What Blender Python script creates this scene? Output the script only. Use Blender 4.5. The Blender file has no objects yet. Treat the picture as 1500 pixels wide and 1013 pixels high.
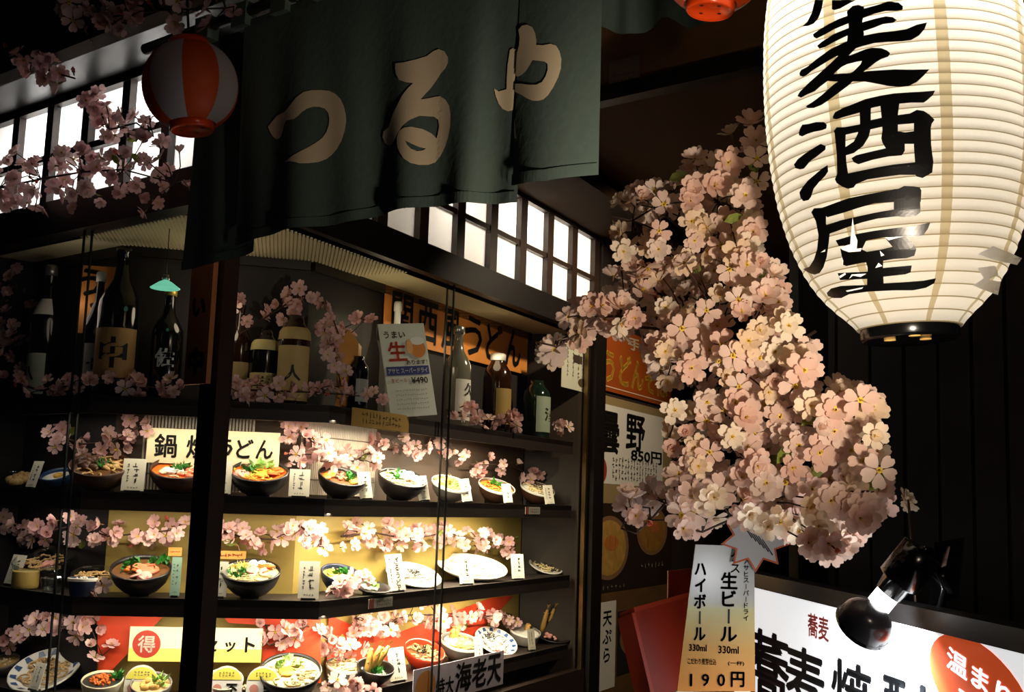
import bpy, bmesh, math, random
from mathutils import Vector as V, Matrix as Mx
from mathutils.geometry import tessellate_polygon
random.seed(7)
R_ = random.uniform
scn = bpy.context.scene
COL = scn.collection
# ------------------------------------------------------------------ camera, world, exposure
F = 1700.0; RHO = math.radians(1.9); EYE = 1.5
TH = math.atan((734 - 506.5) / F * math.cos(RHO))
cf = V((0, math.cos(TH), math.sin(TH))); _r = V((1, 0, 0)); _u = V((0, -math.sin(TH), math.cos(TH)))
cr = _r * math.cos(RHO) + _u * math.sin(RHO); cu = _u * math.cos(RHO) - _r * math.sin(RHO)
CAM = V((0, 0, EYE))
cam = bpy.data.cameras.new('camera'); cam.sensor_width = 36; cam.lens = F * 36 / 1500
cam.clip_start = .05
camo = bpy.data.objects.new('camera', cam); COL.objects.link(camo); scn.camera = camo
camo.matrix_world = Mx(((cr.x, cu.x, -cf.x, 0), (cr.y, cu.y, -cf.y, 0), (cr.z, cu.z, -cf.z, EYE), (0, 0, 0, 1)))
w = bpy.data.worlds.new('night'); scn.world = w; w.use_nodes = True
w.node_tree.nodes['Background'].inputs[0].default_value = (.55, .6, .8, 1)
w.node_tree.nodes['Background'].inputs[1].default_value = .006
scn.view_settings.view_transform = 'Standard'; scn.view_settings.look = 'None'
scn.view_settings.exposure = 0; scn.view_settings.gamma = 1; scn.view_settings.use_curve_mapping = False
scn.cycles.use_denoising = True
scn.cycles.max_bounces = 6; scn.cycles.transparent_max_bounces = 12
scn.cycles.sample_clamp_indirect = 4

def lamp(name, kind, loc, power, col, size=.05, aim=None, sy=None, spread=None, cone=None):
    l = bpy.data.lights.new(name, kind); l.energy = power; l.color = col
    if kind == 'AREA':
        l.shape = 'RECTANGLE'; l.size = size; l.size_y = sy or size
        if spread: l.spread = spread
    else: l.shadow_soft_size = size
    if kind == 'SPOT': l.spot_size = cone or 1.2; l.spot_blend = .5
    o = bpy.data.objects.new(name, l); COL.objects.link(o); o.location = loc
    if aim is not None: o.rotation_euler = V(aim).to_track_quat('-Z', 'Y').to_euler()
    return o
# ------------------------------------------------------------------ pixel -> place helpers
def ray(x, y): return cf + cr * ((x - 750) / F) - cu * ((y - 506.5) / F)
def aty(x, y, Y): d = ray(x, y); return CAM + d * (Y / d.y)
def atz(x, y, z): d = ray(x, y); return CAM + d * ((z - EYE) / d.z)
def onp(x, y, p, n): d = ray(x, y); return CAM + d * ((p - CAM).dot(n) / d.dot(n))
def hv(d): d = V((d.x, d.y, 0)); return d.normalized()
vr = hv(ray(1597, 762)); vl = hv(ray(-1400, 640))
nR = V((vr.y, -vr.x, 0)); nL = V((-vl.y, vl.x, 0))       # outward normals of the two glass fronts
CN = V((-.823, 3.2, 0)); ZB = 2.314
def Rp(t, s, z): return CN + vr * t - nR * s + V((0, 0, z))
def Lp(t, s, z): return CN + vl * t - nL * s + V((0, 0, z))
def Rt(x, y, s=0): q = onp(x, y, CN - nR * s, nR); return (q - CN).dot(vr), q.z
def Lt(x, y, s=0): q = onp(x, y, CN - nL * s, nL); return (q - CN).dot(vl), q.z
A_ = Lp(.66, .03, 0); B_ = Rp(.60, .03, 0); vc = (B_ - A_).normalized(); nC = V((vc.y, -vc.x, 0))
def Cp(t, s, z): return A_ + vc * t - nC * s + V((0, 0, z))
LCH = (B_ - A_).length
UP = V((0, 0, 1))
# ------------------------------------------------------------------ materials
def lin(h):
    if not isinstance(h, str): return tuple(h)
    h = h.lstrip('#'); o = []
    for i in (0, 2, 4):
        v = int(h[i:i + 2], 16) / 255; o.append(v / 12.92 if v <= .04045 else ((v + .055) / 1.055) ** 2.4)
    return tuple(o)
MATS = {}
def mat(name, col, rough=.6, metal=0, var=.0, scale=20, bump=0, emit=0, stretch=None, trans=0, spec=.5, coat=0, rnd=0):
    if name in MATS: return MATS[name]
    m = bpy.data.materials.new(name); m.use_nodes = True; N = m.node_tree; b = N.nodes['Principled BSDF']
    c = lin(col) + (1,)
    b.inputs['Base Color'].default_value = c; b.inputs['Roughness'].default_value = rough; b.inputs['Metallic'].default_value = metal
    b.inputs['Specular IOR Level'].default_value = spec
    b.inputs['Coat Weight'].default_value = coat
    if emit: b.inputs['Emission Color'].default_value = c; b.inputs['Emission Strength'].default_value = emit
    if var or bump:
        tc = N.nodes.new('ShaderNodeTexCoord'); mp = N.nodes.new('ShaderNodeMapping'); nz = N.nodes.new('ShaderNodeTexNoise')
        N.links.new(tc.outputs['Object'], mp.inputs[0]); N.links.new(mp.outputs[0], nz.inputs[0])
        nz.inputs['Scale'].default_value = scale; nz.inputs['Detail'].default_value = 5
        if stretch: mp.inputs['Scale'].default_value = stretch
        if var:
            mix = N.nodes.new('ShaderNodeMix'); mix.data_type = 'RGBA'
            mix.inputs[6].default_value = tuple(x * (1 - var) for x in c[:3]) + (1,)
            mix.inputs[7].default_value = tuple(min(1, x * (1 + var)) for x in c[:3]) + (1,)
            N.links.new(nz.outputs[0], mix.inputs[0]); N.links.new(mix.outputs[2], b.inputs['Base Color'])
        if bump:
            bp = N.nodes.new('ShaderNodeBump'); bp.inputs['Strength'].default_value = bump; bp.inputs['Distance'].default_value = .004
            N.links.new(nz.outputs[0], bp.inputs['Height']); N.links.new(bp.outputs[0], b.inputs['Normal'])
    if trans:                                   # part of the light passes through (paper, petals)
        t = N.nodes.new('ShaderNodeBsdfTranslucent'); t.inputs[0].default_value = c
        ms = N.nodes.new('ShaderNodeMixShader'); ms.inputs[0].default_value = trans
        N.links.new(b.outputs[0], ms.inputs[1]); N.links.new(t.outputs[0], ms.inputs[2])
        N.links.new(ms.outputs[0], N.nodes['Material Output'].inputs[0])
        if var: N.links.new(mix.outputs[2], t.inputs[0])
    if rnd:                                     # every copy its own slight tint
        oi = N.nodes.new('ShaderNodeObjectInfo'); mix = N.nodes.new('ShaderNodeMix'); mix.data_type = 'RGBA'
        mix.inputs[6].default_value = c; mix.inputs[7].default_value = lin(rnd) + (1,)
        N.links.new(oi.outputs['Random'], mix.inputs[0]); N.links.new(mix.outputs[2], b.inputs['Base Color'])
        if trans: N.links.new(mix.outputs[2], t.inputs[0])
    MATS[name] = m; return m
def glassmat(name, tint=(1, 1, 1), refl=1.0, rough=.0):
    m = bpy.data.materials.new(name); m.use_nodes = True; N = m.node_tree
    N.nodes.remove(N.nodes['Principled BSDF'])
    t = N.nodes.new('ShaderNodeBsdfTransparent'); t.inputs[0].default_value = tint + (1,)
    g = N.nodes.new('ShaderNodeBsdfGlossy'); g.inputs['Roughness'].default_value = rough
    fr = N.nodes.new('ShaderNodeFresnel'); fr.inputs[0].default_value = 1.45
    ml = N.nodes.new('ShaderNodeMath'); ml.operation = 'MULTIPLY'; ml.inputs[1].default_value = refl
    ms = N.nodes.new('ShaderNodeMixShader')
    ge = N.nodes.new('ShaderNodeNewGeometry'); mr = N.nodes.new('ShaderNodeMapRange'); mr.inputs[3].default_value = 1.45; mr.inputs[4].default_value = 1 / 1.45
    N.links.new(ge.outputs['Backfacing'], mr.inputs[0]); N.links.new(mr.outputs[0], fr.inputs[0])   # same reflection from both sides of a thin pane
    N.links.new(fr.outputs[0], ml.inputs[0]); N.links.new(ml.outputs[0], ms.inputs[0])
    N.links.new(t.outputs[0], ms.inputs[1]); N.links.new(g.outputs[0], ms.inputs[2])
    N.links.new(ms.outputs[0], N.nodes['Material Output'].inputs[0]); MATS[name] = m; return m
wood_dark = mat('dark_stained_wood', '#2a1c14', .45, var=.4, scale=6, stretch=(1, 1, 6), bump=.15)
wood_black = mat('black_lacquered_wood', '#120d0b', .4, var=.3, scale=8, bump=.1)
wood_shelf = mat('shelf_wood', '#20140b', .6, var=.35, scale=7, bump=.1)
wood_brown = mat('brown_eave_wood', '#2a1a0a', .85, var=.25, scale=5, stretch=(4, 1, 1), bump=.1, spec=.1)
wood_sign = mat('sign_wood', '#96582a', .55, var=.25, scale=9, stretch=(6, 6, 1))
black = mat('black_ink', '#0b0a0a', .5)
blackgloss = mat('black_gloss', '#0c0c0d', .18, coat=.3)
white_p = mat('white_card', '#e8e4d6', .6)
ink_mats = {}
pane_glass = glassmat('display_glass', (.97, .985, .98))
clear_glass = glassmat('clear_glassware', (.86, .9, .88), 2.0, .03)
# ------------------------------------------------------------------ mesh builder
class MB:
    def __init__(s): s.v = []; s.f = []; s.m = []; s.c = 0; s.sm = []
    def add(s, vs, fs, M=None, smooth=False):
        o = len(s.v)
        s.v += [(M @ V(p)) if M is not None else V(p) for p in vs]
        for f in fs: s.f.append([i + o for i in f]); s.m.append(s.c); s.sm.append(smooth)
        return s
    def obox(s, o, a, b, c, M=None):            # parallelepiped: corner + three edges
        o, a, b, c = V(o), V(a), V(b), V(c)
        if a.cross(b).dot(c) < 0: a, b = b, a
        p = [o, o + a, o + a + b, o + b]; p += [q + c for q in p]
        return s.add(p, [(3, 2, 1, 0), (4, 5, 6, 7), (0, 1, 5, 4), (1, 2, 6, 5), (2, 3, 7, 6), (3, 0, 4, 7)], M)
    def box(s, c, d, M=None):
        c, d = V(c), V(d); return s.obox(c - d / 2, (d.x, 0, 0), (0, d.y, 0), (0, 0, d.z), M)
    def quad(s, *p): return s.add(p, [tuple(range(len(p)))])
    def prism(s, poly, ext):                    # closed outline of 3-D points, pushed along ext
        n = len(poly); ext = V(ext); P = [V(p) for p in poly]; tri = tessellate_polygon([P])
        s.add(P + [p + ext for p in P], [tuple(t) for t in tri] + [tuple(i + n for i in reversed(t)) for t in tri] +
              [(i, (i + 1) % n, (i + 1) % n + n, i + n) for i in range(n)])
        return s
    def lathe(s, prof, n=24, M=None, smooth=True, a0=0, a1=2 * math.pi, mf=None):
        full = abs(a1 - a0 - 2 * math.pi) < 1e-6; k = n if full else n + 1; o = len(s.v); vs = []
        for r, z in prof:
            for j in range(k):
                a = a0 + (a1 - a0) * j / n; p = V((r * math.cos(a), r * math.sin(a), z)); vs.append(M @ p if M is not None else p)
        s.v += vs
        for i in range(len(prof) - 1):
            for j in range(n):
                j2 = (j + 1) % k
                s.f.append([o + i * k + j, o + i * k + j2, o + (i + 1) * k + j2, o + (i + 1) * k + j]); s.sm.append(smooth)
                s.m.append(mf(i, j) if mf else s.c)
        return s
    def tube(s, pts, r, n=6, M=None):
        pts = [V(p) for p in pts]; k = len(pts); rr = r if isinstance(r, (list, tuple)) else [r] * k; vs = []
        for i, p in enumerate(pts):
            d = (pts[min(i + 1, k - 1)] - pts[max(i - 1, 0)]); d = d.normalized() if d.length > 1e-9 else UP
            a = d.cross(UP if abs(d.z) < .9 else V((1, 0, 0))).normalized(); b = d.cross(a)
            vs += [p + (a * math.cos(2 * math.pi * j / n) + b * math.sin(2 * math.pi * j / n)) * rr[i] for j in range(n)]
        fs = [(i * n + j, i * n + (j + 1) % n, (i + 1) * n + (j + 1) % n, (i + 1) * n + j) for i in range(k - 1) for j in range(n)]
        fs += [tuple(range(n))[::-1], tuple((k - 1) * n + j for j in range(n))]
        return s.add(vs, fs, M, True)
    def ball(s, c, r, M=None, n=8, m=6, jit=0):
        c = V(c); r = V(r) if not isinstance(r, (int, float)) else V((r, r, r)); vs = []
        for i in range(m + 1):
            p = math.pi * i / m
            for j in range(n):
                a = 2 * math.pi * j / n; q = 1 + R_(-jit, jit)
                vs.append(c + V((r.x * math.sin(p) * math.cos(a) * q, r.y * math.sin(p) * math.sin(a) * q, r.z * math.cos(p) * q)))
        return s.add(vs, [(i * n + j, (i + 1) * n + j, (i + 1) * n + (j + 1) % n, i * n + (j + 1) % n) for i in range(m) for j in range(n)], M, True)
W = {}
def wm(o): return W.get(o.name, Mx.Identity(4))
def build(name, mb, mats, parent=None, local=False, kind=None, label=None):
    me = bpy.data.meshes.new(name); vs = mb.v
    if parent is not None and not local:
        I = wm(parent).inverted(); vs = [I @ p for p in vs]
    me.from_pydata([tuple(p) for p in vs], [], mb.f)
    for x in (mats if isinstance(mats, (list, tuple)) else [mats]): me.materials.append(x)
    me.polygons.foreach_set('material_index', mb.m); me.polygons.foreach_set('use_smooth', mb.sm); me.update()
    o = bpy.data.objects.new(name, me); COL.objects.link(o)
    if parent is not None: o.parent = parent; W[o.name] = wm(parent)
    if kind: o['kind'] = kind
    if label: o['label'] = label
    return o
def tag(o, label, cat, group=None):
    o['label'] = label; o['category'] = cat
    if group: o['group'] = group
    return o
def thing(name, label, cat, loc, rot=None, group=None):
    o = bpy.data.objects.new(name, None); COL.objects.link(o); o.empty_display_size = .05
    M = Mx.Translation(V(loc)) @ (rot.to_4x4() if rot is not None else Mx.Identity(4))
    o.matrix_world = M; W[o.name] = M; tag(o, label, cat, group); return o
def frame(x, y, z): return Mx((x, y, z)).transposed()   # columns are the axes
def inst(name, mesh, parent, M):                        # a copy of a shared mesh, M local to its parent
    o = bpy.data.objects.new(name, mesh); COL.objects.link(o); o.parent = parent; o.matrix_local = M; return o
# ------------------------------------------------------------------ lettering
BOLD = ((0, 0), (1, .3), (-1, -.3), (.3, -1), (-.3, 1), (.8, .8), (-.8, -.8))
_tc = {}
def glyph(body, off=0.0):
    k = (body, off)
    if k not in _tc:
        c = bpy.data.curves.new('g', 'FONT'); c.body = body; c.size = 1; c.align_x = 'CENTER'; c.align_y = 'CENTER'; c.offset = off; c.resolution_u = 2
        o = bpy.data.objects.new('g', c); m = bpy.data.meshes.new_from_object(o)
        vs = [v.co.copy() for v in m.vertices]; fs = [tuple(p.vertices) for p in m.polygons]
        bpy.data.objects.remove(o); bpy.data.curves.remove(c); bpy.data.meshes.remove(m)
        if vs:
            x0, x1 = min(v.x for v in vs), max(v.x for v in vs); y0, y1 = min(v.y for v in vs), max(v.y for v in vs)
            for v in vs: v.x -= (x0 + x1) / 2; v.y -= (y0 + y1) / 2
            _tc[k] = (vs, fs, x1 - x0, y1 - y0)
        else: _tc[k] = ([], [], 1, 1)
    return _tc[k]
def put(mb, body, O, ux, uy, wd=None, ht=None, off=0.02, skew=0):   # text centred at O, fitted to width and/or height
    vs, fs, w_, h_ = glyph(body, 0)
    sx = wd / (w_ + 2 * off) if wd else ht / (h_ + 2 * off)
    sy = ht / (h_ + 2 * off) if ht else sx
    for i, j in BOLD if off > .012 else BOLD[:1]:                   # a broad brush: the thin glyph laid down several times
        O2 = O + ux * (i * off * sx) + uy * (j * off * sy)
        mb.add([O2 + ux * (v.x * sx + skew * v.y * sy) + uy * (v.y * sy) for v in vs], fs)
def putv(mb, body, O, ux, uy, size, pitch, off=.02, sx=1.0):        # vertical column, first character centred at O
    for i, ch in enumerate(body):
        vs, fs, w_, h_ = glyph(ch, 0)
        q = O - uy * (pitch * i)
        if ch != 'ー' and off > .012:
            for a, b in BOLD[1:]: mb.add([q + ux * ((v.x * sx + a * off) * size) + uy * ((v.y + b * off) * size) for v in vs], fs)
        if ch == 'ー': mb.add([q + ux * (v.y * size * 1.2) + uy * (v.x * size) for v in vs], fs)
        else: mb.add([q + ux * (v.x * size * sx) + uy * (v.y * size) for v in vs], fs)
def scrib(mb, O, ux, uy, w_, h_, cols=1, rows=5, fill=.7, seed=0):  # small illegible print: short crossing strokes
    rg = random.Random(seed)
    for c in range(cols):
        for r in range(rows):
            cx = (c + .5) / cols * w_ - w_ / 2; cy = h_ / 2 - (r + .5) / rows * h_; s = min(w_ / cols, h_ / rows) * fill / 2
            for k in range(3):
                if rg.random() < .5: a, b = s * rg.uniform(.6, 1), s * .16
                else: a, b = s * .16, s * rg.uniform(.6, 1)
                p = O + ux * (cx + rg.uniform(-.5, .5) * s) + uy * (cy + rg.uniform(-.6, .6) * s)
                mb.quad(p - ux * a - uy * b, p + ux * a - uy * b, p + ux * a + uy * b, p - ux * a + uy * b)
def outline(mb, polys, fn, maxl=.012, holes=()):                   # traced brush strokes laid on a surface by fn
    for i, P in enumerate(polys):
        loops = [[V((x, y, 0)) for x, y in P]] + [[V((x, y, 0)) for x, y in h] for h in (holes[i] if i < len(holes) else [])]
        flat = [p for l in loops for p in l]; tri = tessellate_polygon(loops)
        bm = bmesh.new(); bv = [bm.verts.new(p) for p in flat]
        for t in tri:
            try: bm.faces.new([bv[k] for k in t])
            except ValueError: pass
        for _ in range(4):
            ed = [e for e in bm.edges if e.calc_length() > maxl]
            if not ed: break
            bmesh.ops.subdivide_edges(bm, edges=ed, cuts=1); bmesh.ops.triangulate(bm, faces=bm.faces[:])
        bm.verts.index_update(); o = [fn(v.co.x, v.co.y) for v in bm.verts]
        mb.add(o, [tuple(v.index for v in f.verts) for f in bm.faces]); bm.free()
def ink(h, name=None, rough=.6): return mat(name or 'ink_' + h.strip('#'), h, rough)
# ------------------------------------------------------------------ lights of the place, with a few added fills
# tubes behind the shelf lips (levels 1-3 light the food below), bulbs behind the shoji windows, lantern bulb, sign lamp
SHZ = [1.787, 1.487, 1.165, .85]
for i, (pr_, pc_) in enumerate(((14, 2.2), (15, 3.4), (14, 3.8))):
    zt = SHZ[i] - .045
    lamp('tube_light', 'AREA', Rp(1.35, .05, zt), pr_ * 1.45, (1, .86, .62), .012, sy=1.5).rotation_euler = frame(nR, vr, UP).to_euler()
    lamp('tube_light', 'AREA', Cp(.42, .02, zt), pc_, (1, .87, .66), .012, sy=.7).rotation_euler = frame(nC, vc, UP).to_euler()
    lamp('tube_light', 'AREA', Lp(.95, .05, zt), pc_ * .12, (1, .9, .75), .012, sy=.4).rotation_euler = frame(nL, V((-nL.y, nL.x, 0)), UP).to_euler()  # weak strip added to brighten the dim left end
for t, p in ((1.35, 3.0), (1.98, 8.5), (2.5, 3.5)): lamp('shoji_bulb', 'POINT', Rp(t, .2, 2.74), p, (1, .94, .84), .05)
for t, p in ((.45, 5), (1.05, 7)): lamp('shoji_bulb', 'POINT', Lp(t, .2, 2.68), p, (.92, .95, 1), .05)
lamp('upper_shelf_fill', 'POINT', Lp(.85, .08, 2.1), 0.36, (1, .85, .7), .1)  # unseen lamps added in mid-air to brighten the top shelf
lamp('upper_shelf_fill', 'POINT', Rp(1.9, .1, 2.1), 0.40, (1, .8, .5), .05)
lamp('upper_shelf_fill', 'POINT', Rp(1.1, .14, 2.1), 0.64, (1, .8, .5), .05)
lamp('upper_shelf_fill', 'POINT', Cp(.35, .06, 2.1), 0.48, (1, .8, .55), .05)
lamp('street_fill', 'POINT', (1.4, .2, 2.6), 12, (1, .8, .6), .15)  # unseen lamp added to brighten blossoms and curtain from the street side
lamp('front_spot', 'SPOT', (.52, 1.1, 1.5), 66, (1, .84, .66), .03, aim=(-.18, 1, .49), cone=1.05).data.spot_blend = .85
lamp('passage_light', 'SPOT', (1.15, 4.7, 2.86), 95, (1, .8, .55), .04, aim=(-.5, .35, -.75), cone=1.9)
# ------------------------------------------------------------------ setting
def struct(name, mb, m, **k): return build(name, mb, m, kind='structure', **k)
struct('floor', MB().box((0, 3.5, -.05), (8, 11, .1)), mat('paving', '#3a3633', .7, var=.3, scale=4))
struct('wall_back', MB().box((.5, 8.6, 1.6), (6, .1, 3.2)), mat('dark_plaster', '#15100d', .8, var=.2))
ZC = 2.9
q0 = atz(870, 148, ZC); q0 = q0 - vl * -.9; q1 = q0 - vl * 3.2      # front edge of the passage ceiling
mc = MB(); mc.prism([q0, q1, V((3.4, 8.5, ZC)), V((-.3, 8.5, ZC))], (0, 0, .06))
struct('ceiling', mc, mat('ceiling_boards', '#3a2412', .9, spec=.1, var=.25, scale=4, stretch=(5, 1, 1)))
# fascia above the ceiling edge: panel, dark beam under it, cover strips
fa = MB().obox(q0 + UP * .0 - nL * .0, q1 - q0, -nL * .03, UP * .9); struct('wall_front', fa, mat('fascia_board', '#7a5632', .55, var=.3, scale=3, stretch=(1, 1, 3)))
struct('trim_1', MB().obox(q0 + nL * .03 + UP * -.02, q1 - q0, -nL * .06, UP * .055), wood_black)
struct('trim_2', MB().obox(q0 + nL * .02 + (q1 - q0) * .72 + UP * .03, (q1 - q0).normalized() * .03, -nL * .02, UP * .8), wood_black)
# soffit board beside the right window row
mb = MB().obox(Rp(-.2, 0, 2.82), vr * 5.2, nR * .335, UP * .05)
struct('trim_3', mb, wood_brown)
# right wall of dark upright boards
wr = struct('wall_right', MB().box((1.9, 3.62, 1.6), (2.0, .06, 3.2)), mat('board_wall_back', '#0c0908', .8))
wp = [mat('dark_board_a', '#0f0a07', .7, var=.3, scale=5, stretch=(4, 4, .6)), mat('dark_board_b', '#090706', .7, var=.3, scale=5, stretch=(4, 4, .6)), mat('dark_board_c', '#170f09', .7, var=.3, scale=5, stretch=(4, 4, .6))]
for i in range(17):
    build('plank', MB().box((.95 + i * .105, 3.575 + R_(-.004, .004), 1.6), (.094, .03, 3.2)), wp[(i * 5 + i // 3) % 3], wr)
struct('trim_4', MB().box((.915, 3.55, 1.6), (.09, .12, 3.2)), mat('soot_black_post', '#070605', .8, spec=.1))
# wall that carries the posters, going on from the case front
pw = struct('wall_left', MB().obox(Rp(2.86, 0, 0), vr * 2.2, -nR * .06, UP * 2.82), mat('poster_wall', '#241811', .7, var=.3))
struct('wall_side', MB().obox(Lp(1.52, 0, 0), vl * 3, -nL * .1, UP * 4.2), mat('soot_wall', '#0e0b09', .9, var=.2))
struct('wall_upper', MB().obox(Lp(-.1, 0, 2.86), vl * 1.8, -nL * .1, UP * 1.4).obox(Rp(-.1, -.0, 2.9), vr * 4.5, -nR * .1, UP * 1.3), MATS['soot_wall'])
# eave over the left front: fascia, soffit
eave = MB().obox(Lp(-1.75, -.46, 2.595), vl * 3.6, nL * .05, UP * .5); struct('trim_5', eave, mat('eave_fascia', '#0d0a09', .5, var=.3, scale=4))
soff = MB().obox(Lp(-.25, -.46, 2.80), vl * 2.1, -nL * .46, UP * .03); struct('trim_6', soff, mat('eave_soffit_gloss', '#161311', .34, var=.2, scale=4, spec=.35))
# ------------------------------------------------------------------ display case
TE = 2.62; LE = 1.42
case = thing('display_case', 'dark wooden corner display case with glass fronts and lit food shelves', 'display case', CN)
cp = Rp(-.02, .0, 0) + nL * -.0
po = CN + vr * .0
def post(name, a, b, c, z0, z1, m=wood_black): return build(name, MB().obox(a + UP * z0, b, c, UP * (z1 - z0)), m, case)
pc = aty(308, 700, 3.13); pc.z = 0
post('corner_post', pc, vl * .075, vr * .062, 0, 2.32, wood_dark)
post('end_post', Rp(2.70, -.035, 0), vr * .13, -nR * .09, 0, 2.44)
build('glass_channel', MB().obox(Rp(2.655, -.012, .7), vr * .02, -nR * .02, UP * 1.62), mat('brass_channel', '#8a7450', .35, 1), case)
post('end_post', Lp(LE, -.02, 0), vl * .08, -nL * .08, 0, 2.44)
build('header_beam', MB().obox(Rp(-.03, -.03, ZB), vr * 2.86, -nR * .09, UP * .108), wood_black, case)
build('header_beam', MB().obox(Lp(-.03, -.03, ZB), vl * 1.6, -nL * .09, UP * .115), wood_black, case)
build('bottom_rail', MB().obox(Rp(0, -.01, .60), vr * 2.7, -nR * .05, UP * .135), wood_dark, case)
build('bottom_rail', MB().obox(Lp(0, -.01, .60), vl * 1.5, -nL * .05, UP * .135), wood_dark, case)
build('base_cabinet', MB().prism([CN, Rp(2.75, 0, 0), Rp(2.75, .4, 0), Rp(.75, .4, 0), Lp(.7, .4, 0), Lp(1.5, .4, 0), Lp(1.5, 0, 0)], (0, 0, .6)), wood_dark, case)
sl = mat('glass_edge', '#0a0d0c', .3)
for t0, t1, s, fn, n_, d_ in ((.03, 1.33, .0, Rp, nR, vr), (1.30, 2.66, .012, Rp, nR, vr), (.03, .715, .0, Lp, nL, vl), (.69, LE, .012, Lp, nL, vl)):
    g = build('glass_pane', MB().quad(fn(t0, s, .735), fn(t1, s, .735), fn(t1, s, ZB), fn(t0, s, ZB)), pane_glass, case)
    te = t1 if s == 0 else t0
    build('glass_edge', MB().obox(fn(te - .003, s - .003, .735), d_ * .006, -n_ * .006, UP * (ZB - .735)), sl, g)
# back of the case, level by level
PL = Lp(.787, .213, 0); PR = Rp(.779, .27, 0)
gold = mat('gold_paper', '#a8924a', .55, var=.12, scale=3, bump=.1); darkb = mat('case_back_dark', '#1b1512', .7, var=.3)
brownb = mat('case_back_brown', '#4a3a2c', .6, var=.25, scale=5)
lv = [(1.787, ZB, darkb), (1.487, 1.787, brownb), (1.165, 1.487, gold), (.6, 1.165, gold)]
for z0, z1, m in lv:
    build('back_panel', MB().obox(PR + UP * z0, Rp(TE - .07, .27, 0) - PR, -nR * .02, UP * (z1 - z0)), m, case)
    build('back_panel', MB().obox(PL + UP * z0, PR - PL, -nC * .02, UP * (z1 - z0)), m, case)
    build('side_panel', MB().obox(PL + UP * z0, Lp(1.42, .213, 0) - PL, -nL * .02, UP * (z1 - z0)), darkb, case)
build('side_panel', MB().obox(Rp(TE - .06, .27, .6), Rp(TE + .03, .02, .6) - Rp(TE - .06, .27, .6), vr * .02, UP * (ZB - .6)), mat('end_panel', '#2a1d0e', .6, var=.2, scale=5), case)
build('side_panel', MB().obox(Lp(1.36, .213, .6), Lp(1.40, .0, .6) - Lp(1.36, .213, .6), vl * .02, UP * (ZB - .6)), darkb, case)
# ceiling of the case: cream board with fine ribs over the corner
cream = mat('cream_board', '#cfc39a', .7, var=.08, scale=4)
cl = MB().prism([Lp(0, .03, ZB) + vr * .03, Rp(2.72, .03, ZB), Rp(2.72, .30, ZB), PR - nC * .02 + UP * ZB, PL - nC * .02 + UP * ZB, Lp(1.5, .25, ZB), Lp(1.5, .03, ZB)], (0, 0, .02))
cpan = build('ceiling_panel', cl, cream, case)
rd = hv(V((math.sin(-.19), math.cos(-.19), 0))); rx = V((rd.y, -rd.x, 0)); ribs = MB()
PB = [CN + vr * .04 + vl * .04, Rp(1.05, .04, 0), Rp(1.05, .26, 0), PR, PL, Lp(.8, .04, 0)]
for k in range(-55, 80):
    u = k * .0125; hits = []
    for i in range(len(PB)):
        a, b = PB[i] - CN, PB[(i + 1) % len(PB)] - CN; ua, ub = a.dot(rx), b.dot(rx)
        if (ua - u) * (ub - u) < 0: f = (u - ua) / (ub - ua); hits.append((a.dot(rd) + (b.dot(rd) - a.dot(rd)) * f))
    if len(hits) >= 2:
        h0, h1 = min(hits), max(hits)
        ribs.obox(CN + rx * (u - .004) + rd * h0 + UP * (ZB - .003), rx * .008, rd * (h1 - h0), UP * .003)
build('ceiling_ribs', ribs, mat('cream_rib', '#d8cca4', .7), case, kind='stuff')
build('ceiling_lip', MB().obox(PL + UP * (ZB - .035), PR - PL, nC * .02, UP * .035), wood_black, case)
build('ceiling_lip', MB().obox(PR + UP * (ZB - .035), Rp(TE - .06, .27, 0) - PR, nR * .02, UP * .035), wood_black, case)
build('ceiling_lip', MB().obox(PL + UP * (ZB - .035), Lp(1.38, .213, 0) - PL, nL * .02, UP * .035), wood_black, case)
# shelves with lips; a strip lamp hides behind each lip
SH = []
tubem = mat('lit_tube', (1, .9, .7), .5, emit=3)
for i, z in enumerate(SHZ):
    te = TE - .03
    poly = [A_, B_, Rp(te, .03, 0), Rp(te - .05, .265, 0), PR + nC * .004, PL + nC * .004, Lp(1.35, .205, 0), Lp(1.37, .03, 0)]
    s_ = build('shelf', MB().prism([p + UP * (z - .02) for p in poly], (0, 0, .02)), wood_shelf, case); SH.append(s_)
    hl = .055
    build('shelf_lip', MB().obox(B_ + UP * (z - hl), Rp(te, .03, 0) - B_, -nR * .012, UP * (hl + .002)), wood_shelf, s_)
    build('shelf_lip', MB().obox(A_ + UP * (z - hl), B_ - A_, -nC * .012, UP * (hl + .002)), wood_shelf, s_)
    build('shelf_lip', MB().obox(Lp(1.37, .03, 0) + UP * (z - hl), A_ - Lp(1.37, .03, 0), -nL * .012, UP * (hl + .002)), wood_shelf, s_)
    if i < 3:
        build('light_tube', MB().tube([Rp(.66, .056, z - .031), Rp(2.1, .056, z - .031)], .008, 8), tubem, s_)
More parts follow.
